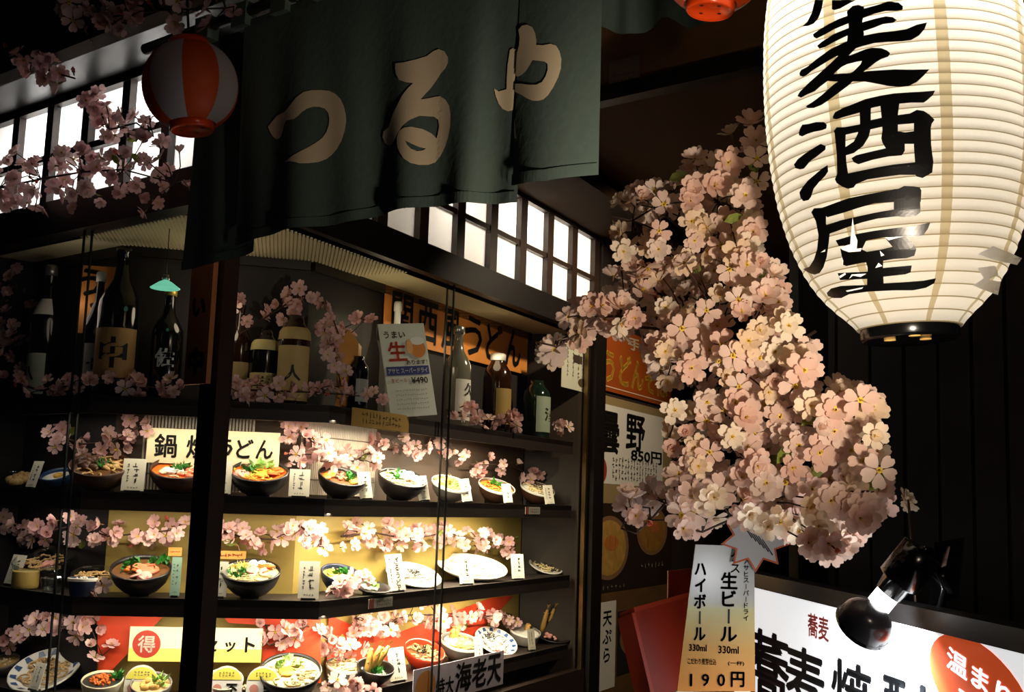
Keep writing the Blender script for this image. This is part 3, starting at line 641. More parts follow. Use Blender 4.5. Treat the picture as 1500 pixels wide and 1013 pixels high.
garl('pink blossom garland along the top shelf at the far left below the dark bottles', [(8, 555, .07), (60, 572, .07), (130, 560, .07), (200, 565, .07), (262, 570, .05)], 0, 34, .030)
garl('pink blossom garland along the top shelf right of the corner post', [(330, 570, .06), (400, 572, .06), (470, 575, .06), (556, 582, .06)], 0, 36, .028)
garl('loose blossom twigs standing between the bottles right of the post', [(335, 430, .16), (350, 490, .15), (440, 432, .14), (480, 445, .16), (500, 500, .15), (535, 470, .14)], 0, 30, .04)
garl('blossom tuft hanging down the front of the bottles left of the beer notice', [(470, 470, .12), (490, 520, .1), (500, 565, .08)], 0, 12, .03)
garl('blossom garland in front of the bottles right of the beer notice', [(655, 600, .05), (700, 610, .05), (760, 618, .05)], 0, 20, .030)
garl('single blossom tuft at the right end of the top shelf', [(812, 622, .05), (828, 628, .05)], 0, 6, .02)
garl('dim blossom cluster behind the glass at the left edge of the case', [(5, 380, .1), (25, 420, .1), (10, 470, .1), (30, 520, .1)], 0, 30, .07)
garl('blossom twig behind the brown hot pot on the second shelf left', [(80, 635, .17), (120, 650, .19), (160, 648, .2), (215, 620, .2)], 1, 22, .035)
garl('blossom twig between the hot pot sign and the black bowl', [(415, 630, .2), (450, 640, .2), (480, 665, .2), (425, 665, .2)], 1, 24, .028)
garl('bright blossom garland behind the right hand bowls of the second shelf', [(470, 675, .22), (520, 675, .22), (565, 650, .22), (600, 655, .22), (640, 650, .22), (690, 680, .22), (745, 680, .22), (790, 700, .2)], 1, 58, .04)
garl('blossom garland at the back of the third shelf left of the post', [(5, 770, .17), (60, 780, .17), (110, 770, .2), (160, 785, .2), (215, 780, .2), (258, 775, .2)], 2, 50, .04)
garl('blossom garland at the back of the third shelf right of the post', [(318, 775, .2), (350, 785, .2), (400, 790, .2), (440, 770, .2), (470, 800, .2)], 2, 36, .03)
garl('brightly lit blossom garland along the gold back of the third shelf', [(500, 785, .21), (550, 780, .21), (600, 790, .21), (650, 780, .21), (700, 790, .21), (755, 800, .2)], 2, 70, .045)
garl('blossom tuft lying at the front of the third shelf beside the black scoop', [(487, 862, .06), (505, 858, .06), (535, 845, .07)], 2, 13, .02)
garl('blossom tuft lying at the front of the third shelf below the blue cup', [(135, 865, .05), (150, 862, .05)], 2, 6, .014)
garl('blossom garland at the back of the bottom shelf at the far left', [(5, 940, .16), (40, 935, .17), (60, 905, .17), (110, 925, .2), (125, 900, .2), (150, 960, .19)], 3, 34, .032)
garl('blossom garland over the red paper on the bottom shelf right of the set sign', [(390, 915, .2), (395, 945, .2), (450, 915, .2), (480, 935, .2), (505, 955, .2), (540, 920, .2)], 3, 34, .03)
garl('brightly lit blossom garland along the back of the bottom shelf right', [(520, 905, .21), (570, 915, .21), (600, 900, .21), (640, 900, .21), (690, 905, .21), (750, 900, .2)], 3, 58, .045)
garl('blossom bunch at the front of the bottom shelf below the tempura', [(480, 1003, .05), (515, 1006, .05), (548, 1008, .05)], 3, 12, .022)
def lpts(pts): return [onp(x, y, CN + nL * s, nL) for x, y, s in pts]
E_ = lpts([(0, 275, .12), (60, 262, .12), (120, 252, .14), (180, 248, .14), (255, 268, .14)])
spray('garland of pink blossom hanging across the left lit window', E_, [p for p in tubeflow(E_, 96, .08, .027)], 'cherry_blossom_garland', None, (0, -1, .1), 1.0)
E2 = lpts([(140, 150, .14), (160, 190, .14), (200, 180, .14), (225, 200, .14)])
spray('upper blossom twig across the left lit window beside the round lantern', E2, tubeflow(E2, 26, .038, .03), 'cherry_blossom_garland', None, (0, -1, .1))
E3 = lpts([(100, 20, .55), (140, 30, .55), (190, 20, .55), (230, 15, .55), (330, 12, .55)])
spray('dark blossom garland along the top left corner of the eave', E3, tubeflow(E3, 34, .04, .028), 'cherry_blossom_garland', None, (0, -1, 0))
E4 = lpts([(10, 75, .52), (45, 85, .52), (75, 105, .52), (110, 115, .52)])
spray('small dark blossom twig on the left part of the eave', E4, tubeflow(E4, 14, .025, .028), 'cherry_blossom_garland', None, (0, -1, 0))
# ------------------------------------------------------------------ crockery with sample food
cer_black = mat('black_ceramic', '#191513', .35, var=.2, scale=15); cer_brown = mat('brown_ceramic', '#4b2f1e', .4, var=.35, scale=12); cer_white = mat('white_ceramic', '#e6e2d8', .3); cer_blue = mat('blue_ceramic', '#31507c', .3, var=.3, scale=25)
cer_grey = mat('grey_ceramic', '#77716a', .45, var=.3, scale=20); cer_red = mat('red_lacquer', '#b8381c', .25, coat=.4); cer_beige = mat('beige_ceramic', '#cbbfa2', .4, var=.1); cer_navy = mat('navy_ceramic', '#1c2747', .35)
FOOD = {'noodle': '#ecd9a0', 'broth': '#b9793a', 'orange': '#e2701f', 'salmon': '#f0805a', 'egg': '#f6b63a', 'white': '#f4efe2', 'green': '#2f7a2a', 'lettuce': '#a9d779', 'pale': '#e8d9b0', 'brown': '#6b4522', 'beef': '#4f2d1a', 'nori': '#141812', 'pink': '#eba79a', 'yellow': '#f2d35c', 'tempura': '#e3b560', 'rice': '#e9e3d2', 'tan': '#c9a46a'}
FM = {k: mat('food_' + k, v, .45, var=.18, scale=60, bump=.1) for k, v in FOOD.items()}
def noodles(r, z, n, dr=1.0, seed=0):
    g = random.Random(seed); m = MB()
    for i in range(n):
        a = g.uniform(0, 6.28); q = r * math.sqrt(g.random()) * .75; c = V((q * math.cos(a), q * math.sin(a), z)); rr = g.uniform(.25, .5) * r; a0 = g.uniform(0, 6.28); sp = g.uniform(1.5, 4)
        pts = []
        for k in range(7):
            b = a0 + sp * k / 6; p = c + V((rr * .6 * math.cos(b), rr * .45 * math.sin(b), g.uniform(0, .006) + .004))
            l = math.hypot(p.x, p.y)
            if l > r * .93: p.x *= r * .93 / l; p.y *= r * .93 / l
            pts.append(p)
        m.tube(pts, .0032 * dr, 5)
    return m
def greens(c, r, n, seed=0, up=.02, wd=.006):
    g = random.Random(seed); m = MB()
    for i in range(n):
        a = g.uniform(0, 6.28); q = r * math.sqrt(g.random()); p = V(c) + V((q * math.cos(a), q * math.sin(a), 0)); d = V((g.uniform(-1, 1), g.uniform(-1, 1), g.uniform(.1, 1))).normalized() * g.uniform(.6, 1.2) * up
        t = d.cross(V((g.uniform(-1, 1), g.uniform(-1, 1), .3))).normalized() * wd
        m.add([p, p + d * .5 + t, p + d, p + d * .5 - t, p + d * .5 + d.cross(t).normalized() * .002], [(0, 1, 4), (1, 2, 4), (2, 3, 4), (3, 0, 4)])
    return m
def lumps(c, r, n, s, seed=0, flat=.6):
    g = random.Random(seed); m = MB()
    for i in range(n):
        a = g.uniform(0, 6.28); q = r * math.sqrt(g.random()); k = s * g.uniform(.7, 1.25)
        m.ball(V(c) + V((q * math.cos(a), q * math.sin(a), g.uniform(0, .4) * s)), (k, k * g.uniform(.7, 1), k * flat), Mx.Identity(4), 7, 5, .1)
    return m
def slices(c, r, n, s, seed=0):
    g = random.Random(seed); m = MB()
    for i in range(n):
        p = V(c) + V((g.uniform(-1, 1) * r, g.uniform(-1, 1) * r, .004)); M = Mx.Translation(p) @ Mx.Rotation(g.uniform(-.5, .5), 4, 'X') @ Mx.Rotation(g.uniform(-.5, .5), 4, 'Y')
        m.lathe([(0, .003), (s * .9, .003), (s, .001), (s, -.002), (0, -.003)], 12, M)
    return m
SHAPE = {'bowl': [(0, 0), (.45, 0), (.5, .05), (.62, .1), (.85, .36), (.97, .66), (1, .8)], 'nabe': [(0, 0), (.55, 0), (.72, .1), (.93, .36), (1.0, .58), (1.0, .72)], 'plate': [(0, 0), (.5, 0), (.55, .05), (.8, .12), (1, .24)],
         'cup': [(0, 0), (.7, 0), (.78, .1), (.93, .8), (1, 1.2)], 'jar': [(0, 0), (.85, 0), (.95, .08), (1, .3), (1, 1.25)], 'tub': [(0, 0), (.8, 0), (.88, .1), (1, .75)]}
seedc = [0]
def dish(name, label, x, lev, wpx, shape, m, foods, s=.15, tilt=22, group=None, sy=1.0, fill=.6, pattern=None, rimm=None, cat=None):
    p, n, d_ = on_shelf(x, lev, s + (.025 if zone(x) == 'R' and s > .12 else 0)); fw = (p - CAM).dot(cf); r = wpx * fw / F / 2 * (.92 if zone(x) == 'R' else 1)
    f = math.radians(tilt); base = SHAPE[shape]; rb = base[1][0] * r * sy
    if zone(x) != 'C': n = (n + nC * 1.1).normalized(); tilt *= .85
    d_ = V((-n.y, n.x, 0)); M = frame(d_, -n, UP)
    rot = M @ Mx.Rotation(f, 3, 'X')          # tipped toward the glass so that the food shows
    loc = p + UP * (rb * math.sin(f) + .001)
    group = group or 'sample dishes on the %s shelf' % ('top', 'second', 'third', 'bottom')[lev]
    t = thing(name, label, cat or ('plate' if shape == 'plate' else 'cup' if shape in ('cup', 'jar') else 'bowl'), loc, rot, group)
    SY = Mx.Diagonal((1, sy, 1, 1)); th = .035
    pr = [(a * r, b * r) for a, b in base]; inn = [(a * r * (1 - th) - .001, b * r + .004) for a, b in base[1:]]
    pr2 = pr + [(base[-1][0] * r * .985, base[-1][1] * r + .002)] + [(a, b) for a, b in inn[::-1]] + [(0, inn[0][1])]
    bd = MB(); bd.lathe(pr2, 36, SY)
    build('vessel', bd, m, t, True)
    top = base[-1][1] * r
    if rimm: build('rim', MB().lathe([(r * .955, top - .001), (r * .985, top + .004), (r * 1.012, top + .001), (r * 1.012, top - .006)], 36, SY), rimm, t, True)
    if pattern:                               # painted petals round the inside wall
        a0, b0 = base[-2]; a1, b1 = base[-1]; pm = MB()
        for k in range(14):
            c = 2 * math.pi * k / 14; w_ = .13
            q = []
            for (u, dv) in ((.1, -w_), (.1, w_), (.85, w_ * .5), (.85, -w_ * .5)):
                rr = (a0 + (a1 - a0) * u) * r * (1 - th) - .002; zz = (b0 + (b1 - b0) * u) * r + .0055; q.append(V((rr * math.cos(c + dv), rr * sy * math.sin(c + dv), zz)))
            pm.quad(*q)
        build('painted_pattern', pm, pattern, t, True)
    zf = top * fill; rf = .5 * r
    for (a0, b0), (a1, b1) in zip(base, base[1:]):
        if b0 * r <= zf <= b1 * r and b1 > b0: rf = (a0 + (a1 - a0) * (zf / r - b0) / (b1 - b0)) * r * (1 - th) - .001
    wd = MB()
    # low wedge that tips the dish
    if tilt > 5: 
        RI = rot.inverted(); q = [RI @ (p + V(v) - loc) for v in [(-n * .0 + d_ * k * rb * .7 + n * e * rb * .75 + UP * hz) for k in (-1, 1) for e, hz in ((1, 0), (-1, 0), (-1, 2 * rb * math.sin(f) * .8))]]
        wd.add(q, [(0, 1, 2), (3, 5, 4), (0, 2, 5, 3), (1, 4, 5, 2), (0, 3, 4, 1)]); build('display_wedge', wd, wood_black, t, True)
    for k, fd in enumerate(foods):
        seedc[0] += 1; sd = seedc[0]; kind, colr = fd[0], fd[1]; ox, oy = (fd[2] * rf, fd[3] * rf * sy) if len(fd) > 3 else (0, 0); sz = fd[4] if len(fd) > 4 else 1.0; c = (ox, oy, zf + .004)
        if kind == 'fill': mb = MB().lathe([(0, zf + .003), (rf * .6, zf + .002), (rf, zf)], 28, SY)
        elif kind == 'noodles': mb = noodles(rf, zf, int(26 * sz), 1, sd); mb.v = [V((v.x, v.y * sy, v.z)) for v in mb.v]
        elif kind == 'mound': mb = lumps((ox, oy, zf), rf * .5 * sz, 26, rf * .22, sd, .8)
        elif kind == 'greens': mb = greens(c, rf * .28 * sz, 30, sd, .03, .007)
        elif kind == 'leaves': mb = greens(c, rf * .34 * sz, 22, sd, .03, .011)
        elif kind == 'egg': mb = MB().ball(V(c) + V((0, 0, .002)), (rf * .2 * sz, rf * .2 * sz, .008), Mx.Identity(4), 12, 6)
        elif kind == 'slices': mb = slices(c, rf * .26 * sz, 5, rf * .2, sd)
        elif kind == 'bits': mb = lumps(c, rf * .34 * sz, 12, rf * .11, sd, .7)
        elif kind == 'roe': mb = lumps(c, rf * .6 * sz, 60, rf * .085, sd, 1)
        elif kind == 'shred': mb = greens(c, rf * .3 * sz, 40, sd, .03, .0018)
        elif kind == 'shrimp':
            mb = MB()
            for q in range(int(fd[5]) if len(fd) > 5 else 2):
                b = V((ox + (q - .5) * .016, oy + .01 * q, zf)); dr = V((.25 * (q - .5), -.1, 1)).normalized() * .085 * sz; mb.tube([b, b + dr * .3, b + dr * .7, b + dr], [.010, .0125, .011, .006], 9)
                mb.add([b + dr, b + dr * 1.25 + V((.010, 0, 0)), b + dr * 1.2, b + dr * 1.25 - V((.010, 0, 0))], [(0, 1, 2), (0, 2, 3)])
                g = random.Random(sd + q); 
                for j in range(16): mb.ball(b + dr * g.random() + V((g.uniform(-1, 1) * .009, g.uniform(-1, 1) * .009, 0)), .0042, None, 5, 4, .2)
        build({'fill': 'broth', 'noodles': 'noodles', 'mound': 'topping', 'greens': 'greens', 'leaves': 'lettuce', 'egg': 'egg_yolk', 'slices': 'fish_cake', 'bits': 'topping', 'roe': 'roe', 'shred': 'shredded_topping', 'shrimp': 'tempura_shrimp'}[kind], mb, FM[colr], t, True)
    return t
cardm = mat('price_card', '#e9e3cf', .6, var=.04)
cardi = ink('#23201c', 'card_ink')
def card(label, x, lev, s=.075, wd=.062, ht=.092, lean=16, yaw=0, roll=0, txt=None, m=None, cols=2, rows=7, raise_=.006, group='price cards on the shelves'):
    s = .052 if zone(x) == 'R' else max(s, .065); p, n, d_ = on_shelf(x, lev, s)
    if zone(x) == 'R': n = (n + nC * .7).normalized(); lean = min(lean, 12); wd *= .85
    a = math.radians(yaw); n2 = Mx.Rotation(a, 3, 'Z') @ n; ux = V((-n2.y, n2.x, 0))
    ux = ux if ux.dot(cr) > 0 else -ux
    l = math.radians(lean); uy = (UP * math.cos(l) - n2 * math.sin(l)); q = math.radians(roll); ux, uy = ux * math.cos(q) - uy * math.sin(q), uy * math.cos(q) + ux * math.sin(q)
    nn = ux.cross(uy); 
    if nn.dot(n2) < 0: nn = -nn
    b = p + UP * raise_
    t = thing('price_card', label, 'card', p)
    build('card', MB().obox(b - ux * wd / 2, ux * wd, uy * ht, -nn * .0015), m or cardm, t)
    lt = MB(); O = b + uy * ht * .56 + nn * .0006
    if txt: putv(lt, txt, O + uy * ht * .26 + ux * wd * .12, ux, uy, ht * .2, ht * .2, .02); scrib(lt, O - ux * wd * .28, ux, uy, wd * .2, ht * .7, 1, 8, .8, len(label))
    else:
        scrib(lt, O + ux * wd * .08, ux, uy, wd * .26, ht * .62, 1, 4, .95, len(label) + x); scrib(lt, O - ux * wd * .26, ux, uy, wd * .22, ht * .6, 1, rows, .8, len(label) * 3 + x)
    scrib(lt, b + uy * ht * .1 + nn * .0006, ux, uy, wd * .5, ht * .07, 4, 1, .8, x)
    build('lettering', lt, cardi, t)
    build('stand', MB().obox(p - ux * wd * .35 - n2 * .016, ux * wd * .7, n2 * .022, UP * .008), black, t)
    return t
# second shelf
dish('glass_dish', 'clear oval glass dish at the far left end of the second shelf', 28, 1, 78, 'plate', clear_glass, [('mound', 'tan', 0, 0, .9)], .13, 24)
card('price card leaning on the clear oval dish at the far left of the second shelf', 42, 1)
dish('small_bowl', 'small blue and white bowl with an egg on the second shelf', 84, 1, 48, 'bowl', cer_blue, [('fill', 'white'), ('egg', 'egg', .1, 0, 1.6)], .15, 24, fill=.8)
dish('hot_pot', 'large brown hot pot of dark beef noodles on the second shelf', 145, 1, 88, 'nabe', cer_brown, [('fill', 'brown'), ('noodles', 'tan', 0, 0, .8), ('mound', 'beef', -.3, .2, .8), ('bits', 'tan', .4, 0, 1), ('greens', 'green', 0, .1, .8)], .15, 26, fill=.8)
card('price card right of the large brown hot pot', 192, 1, .05, .07, .104, 12)
dish('hot_pot', 'brown hot pot of orange broth half hidden by the corner post', 262, 1, 86, 'nabe', cer_brown, [('fill', 'orange'), ('noodles', 'pale', 0, 0, .5), ('slices', 'white', -.3, -.3, 1), ('greens', 'green', 0, .1, 1), ('bits', 'salmon', .3, -.3, 1)], .15, 24, fill=.8)
card('price card just right of the corner post on the second shelf', 325, 1, .05, .05, .106, 12)
dish('noodle_bowl', 'black pot of udon with lettuce and carrot in front of the hot pot sign', 378, 1, 84, 'nabe', cer_black, [('fill', 'orange'), ('noodles', 'egg', 0, 0, .9), ('egg', 'egg', .1, -.2, 1.4), ('leaves', 'lettuce', .1, .45, 1), ('greens', 'green', -.4, .0, .8), ('slices', 'orange', .6, 0, .8), ('slices', 'pink', -.6, -.3, .6), ('bits', 'beef', -.5, .4, .8)], .14, 24, fill=.85)
card('price card between the udon pot and the black stew bowl', 437, 1, .05, .066, .09, 14)
dish('noodle_bowl', 'black bowl of red stew with greens on the second shelf', 494, 1, 78, 'bowl', cer_black, [('fill', 'brown'), ('slices', 'orange', -.5, .2, 1), ('bits', 'salmon', -.1, .1, 1), ('leaves', 'green', .4, 0, .6), ('bits', 'beef', 0, .3, 1), ('bits', 'egg', .4, -.4, .6)], .13, 24, fill=.85)
card('price card between the two black bowls of the second shelf', 537, 1, .045, roll=-4)
dish('noodle_bowl', 'black bowl of white noodles with a pale fluffy topping', 582, 1, 80, 'bowl', cer_black, [('fill', 'pale'), ('noodles', 'noodle', 0, 0, 1.2), ('mound', 'white', .3, .3, .6), ('greens', 'green', -.1, .3, 1), ('bits', 'brown', .3, -.1, .8)], .13, 24, fill=.85)
card('price card right of the bowl with the pale fluffy topping', 622, 1, .045, roll=-6)
dish('noodle_bowl', 'grey bowl of yellow noodles with greens on the second shelf', 655, 1, 64, 'bowl', cer_grey, [('fill', 'pale'), ('noodles', 'yellow', 0, 0, 1), ('shred', 'yellow', 0, .3, 1), ('greens', 'lettuce', .3, -.1, 1.2)], .13, 24, fill=.88, rimm=cer_white)
card('price card right of the grey bowl of yellow noodles', 685, 1, .045, roll=-6)
dish('noodle_bowl', 'brown bowl of orange curry with a green garnish', 722, 1, 60, 'bowl', cer_brown, [('fill', 'orange'), ('noodles', 'orange', 0, 0, .5), ('greens', 'green', .2, .3, 1.1)], .13, 24, fill=.88, rimm=cer_white)
card('price card right of the orange curry bowl', 745, 1, .045, .06, .082, roll=-3)
dish('noodle_bowl', 'brown bowl of white noodles and seaweed at the right end of the second shelf', 782, 1, 56, 'bowl', cer_brown, [('fill', 'white'), ('noodles', 'noodle', 0, 0, 1), ('shred', 'nori', .1, .2, 1)], .13, 24, fill=.88, rimm=cer_white)
card('last price card at the right end of the second shelf', 806, 1, .045, .07, .088, roll=-3)
# third shelf
card('price card at the far left end of the third shelf', 14, 2, .07, .085, .10)
dish('noodle_dish', 'large clear glass bowl of noodles at the left of the third shelf', 70, 2, 92, 'bowl', clear_glass, [('noodles', 'tan', 0, 0, 1.4), ('slices', 'pink', .3, -.2, .6)], .17, 20, fill=.7)
dish('sauce_jar', 'small jar of yellow dressing on the third shelf', 36, 2, 38, 'jar', mat('yellow_dressing', '#c8ab5f', .3), [], .06, 0)
dish('glass_cup', 'clear glass cup in front of the glass noodle bowl', 76, 2, 34, 'cup', clear_glass, [], .05, 0)
dish('noodle_dish', 'clear glass bowl behind the navy striped cup', 136, 2, 62, 'bowl', clear_glass, [('noodles', 'tan', 0, 0, 1)], .17, 20, fill=.7)
dish('cup', 'navy and white striped cup on the third shelf', 120, 2, 42, 'cup', cer_navy, [('fill', 'rice'), ('bits', 'rice', 0, 0, 1.4)], .05, 0, fill=.95, rimm=cer_white)
dish('rice_bowl', 'black bowl of salmon and green leaves left of the post on the third shelf', 206, 2, 88, 'bowl', cer_black, [('leaves', 'green', -.4, .3, 1.4), ('leaves', 'green', .4, .5, 1.3), ('fill', 'brown'), ('slices', 'salmon', 0, .1, 1), ('egg', 'salmon', .25, 0, 2), ('slices', 'pink', 0, -.5, 1.2), ('bits', 'orange', -.3, 0, .8)], .13, 22, fill=.85)
card('green edged price card left of the corner post on the third shelf', 256, 2, .045, .03, .12, 6, m=mat('green_card', '#a9cdb6', .5))
card('white price card right of the corner post on the third shelf', 320, 2, .045, .05, .11, 8)
dish('rice_bowl', 'black bowl of udon with fish cake and parsley right of the post', 367, 2, 86, 'bowl', cer_black, [('fill', 'noodle'), ('noodles', 'noodle', 0, 0, .9), ('shred', 'yellow', -.4, .35, 1), ('greens', 'green', -.45, -.2, 1.3), ('slices', 'white', .1, .45, .8), ('slices', 'orange', .5, .35, .8), ('slices', 'pink', .1, 0, 1.3)], .13, 20, fill=.88)
card('price card beside the blue bowl on the third shelf', 452, 2, .045, .066, .118, 8)
dish('rice_bowl', 'dark blue bowl of egg and greens on the third shelf', 494, 2, 66, 'bowl', cer_navy, [('fill', 'yellow'), ('bits', 'egg', -.3, .2, 1.4), ('leaves', 'green', .2, .2, .7), ('noodles', 'noodle', 0, 0, .4)], .17, 24, fill=.75)
dish('scoop_tray', 'black basket tray of salad leaves at the front of the third shelf', 545, 2, 62, 'plate', cer_black, [('leaves', 'lettuce', .0, .2, 1), ('bits', 'white', -.2, -.3, 1)], .07, 14)
dish('noodle_plate', 'white plate of noodles and seaweed on the third shelf', 603, 2, 92, 'plate', cer_white, [('noodles', 'white', 0, 0, 1.3), ('shred', 'nori', .1, .1, .9)], .14, 22, fill=.7)
card('tilted white price card in front of the white plate', 583, 2, .035, .085, .13, 22, roll=-4, txt='ざるうどん')
dish('noodle_plate', 'long white oval plate of white noodles on the third shelf', 688, 2, 124, 'plate', cer_white, [('noodles', 'white', 0, 0, 1.6), ('noodles', 'rice', 0, 0, 1.2)], .15, 22, fill=.75, sy=.75)
card('price card in front of the long white oval plate', 684, 2, .035, .085, .11, 14)
card('price card right of the long white oval plate', 759, 2, .045, .085, .105, 8)
dish('noodle_plate', 'blue patterned plate of noodles and seaweed at the right end of the third shelf', 797, 2, 56, 'plate', cer_white, [('noodles', 'noodle', 0, 0, .9), ('shred', 'nori', 0, .2, 1.2)], .14, 24, fill=.7, pattern=cer_blue)
# bottom shelf
dish('small_bowl', 'small grey rimmed bowl at the left edge of the bottom shelf', 6, 3, 46, 'bowl', cer_grey, [('fill', 'tan'), ('bits', 'pale', 0, 0, 1.4)], .16, 22, fill=.88)
dish('noodle_plate', 'large blue and white patterned plate of noodles at the left of the bottom shelf', 66, 3, 104, 'plate', cer_white, [('noodles', 'tan', 0, 0, 1.6), ('shred', 'nori', -.1, .2, 1.3)], .15, 30, fill=.5, pattern=cer_blue)
card('price card leaning on the large blue and white plate', 48, 3, .045, .06, .085)
dish('small_bowl', 'cream bowl of orange salmon roe on the bottom shelf', 150, 3, 60, 'tub', cer_beige, [('fill', 'nori'), ('roe', 'orange', 0, 0, 1), ('greens', 'green', .7, .3, .6)], .09, 18, fill=.92)
dish('glass_dish', 'pale glass dish below the red circle sign', 192, 3, 52, 'plate', clear_glass, [('bits', 'pale', 0, 0, 1)], .17, 18)
dish('rice_bowl', 'grey bowl of fried topping cut by the bottom edge left of the post', 222, 3, 60, 'bowl', cer_grey, [('fill', 'tan'), ('mound', 'tempura', 0, 0, .9), ('greens', 'lettuce', .4, .2, .8)], .06, 24, fill=.85)
dish('rice_tub', 'cream tub right of the post on the bottom shelf', 328, 3, 56, 'tub', cer_beige, [('fill', 'pale'), ('noodles', 'noodle', 0, 0, .8)], .12, 26, fill=.85)
dish('glass_dish', 'pale oval glass dish below the set meal sign', 362, 3, 60, 'plate', clear_glass, [('bits', 'pale', 0, 0, 1)], .20, 18)
dish('rice_bowl', 'black bowl with a fried egg and shredded cabbage on the bottom shelf', 424, 3, 92, 'bowl', cer_black, [('fill', 'noodle'), ('leaves', 'lettuce', 0, .4, 1.3), ('noodles', 'tan', 0, 0, .8), ('egg', 'egg', -.1, 0, 1.5), ('bits', 'pale', .3, -.2, 1.6)], .13, 26, fill=.88)
dish('small_bowl', 'grey cup of noodles beside the tempura on the bottom shelf', 500, 3, 58, 'tub', cer_grey, [('fill', 'pale'), ('noodles', 'noodle', 0, 0, 1)], .18, 16, fill=.9, rimm=cer_white)
dish('tempura_basket', 'black basket of golden shrimp tempura on the bottom shelf', 545, 3, 62, 'bowl', cer_black, [('fill', 'nori'), ('shrimp', 'tempura', -.3, .1, 1.2, 3), ('greens', 'green', .3, 0, 1.2), ('slices', 'white', .4, -.2, .7)], .10, 20, fill=.5)
card('price card in front of the red lacquer bowl', 584, 3, .04, .085, .115, 14, roll=-3)
dish('rice_bowl', 'red lacquer bowl of noodles with seaweed on the bottom shelf', 614, 3, 68, 'bowl', cer_red, [('fill', 'brown'), ('noodles', 'tan', 0, 0, .9), ('shred', 'nori', 0, .2, 1.2)], .13, 26, fill=.7)
dish('tempura_bowl', 'grey bowl heaped with bright tempura on the bottom shelf', 668, 3, 66, 'bowl', cer_grey, [('mound', 'tempura', 0, 0, 1), ('noodles', 'yellow', 0, 0, 1), ('shrimp', 'tempura', -.3, .3, .7, 2), ('mound', 'white', -.5, .2, .5)], .14, 20, fill=.85, rimm=cer_white)
card('narrow price card between the tempura bowl and the patterned plate', 701, 3, .06, .05, .10, 10)
dish('noodle_plate', 'blue rimmed plate of white noodles on the bottom shelf right', 722, 3, 72, 'plate', cer_white, [('noodles', 'white', 0, 0, 1.4), ('bits', 'pink', 0, -.5, 1), ('shred', 'nori', -.3, .3, 1.2)], .15, 32, fill=.6, pattern=cer_blue)
dish('small_bowl', 'grey cup of broth with a shrimp tail near the right end of the bottom shelf', 764, 3, 50, 'tub', cer_grey, [('fill', 'white'), ('shrimp', 'tempura', .5, .3, .35, 1)], .14, 16, fill=.9, rimm=cer_white)
card('dark narrow price card near the right end of the bottom shelf', 778, 3, .05, .05, .09, 10, m=mat('grey_card', '#8d8878', .6))
dish('tempura_plate', 'plate of upright shrimp tempura and lettuce at the right end of the bottom shelf', 800, 3, 76, 'plate', cer_black, [('shrimp', 'tempura', -.3, .1, 1.5, 2), ('leaves', 'lettuce', .4, 0, 1.5), ('greens', 'lettuce', .4, .1, 1.5), ('bits', 'pink', -.2, -.4, 1)], .13, 24, fill=.6)
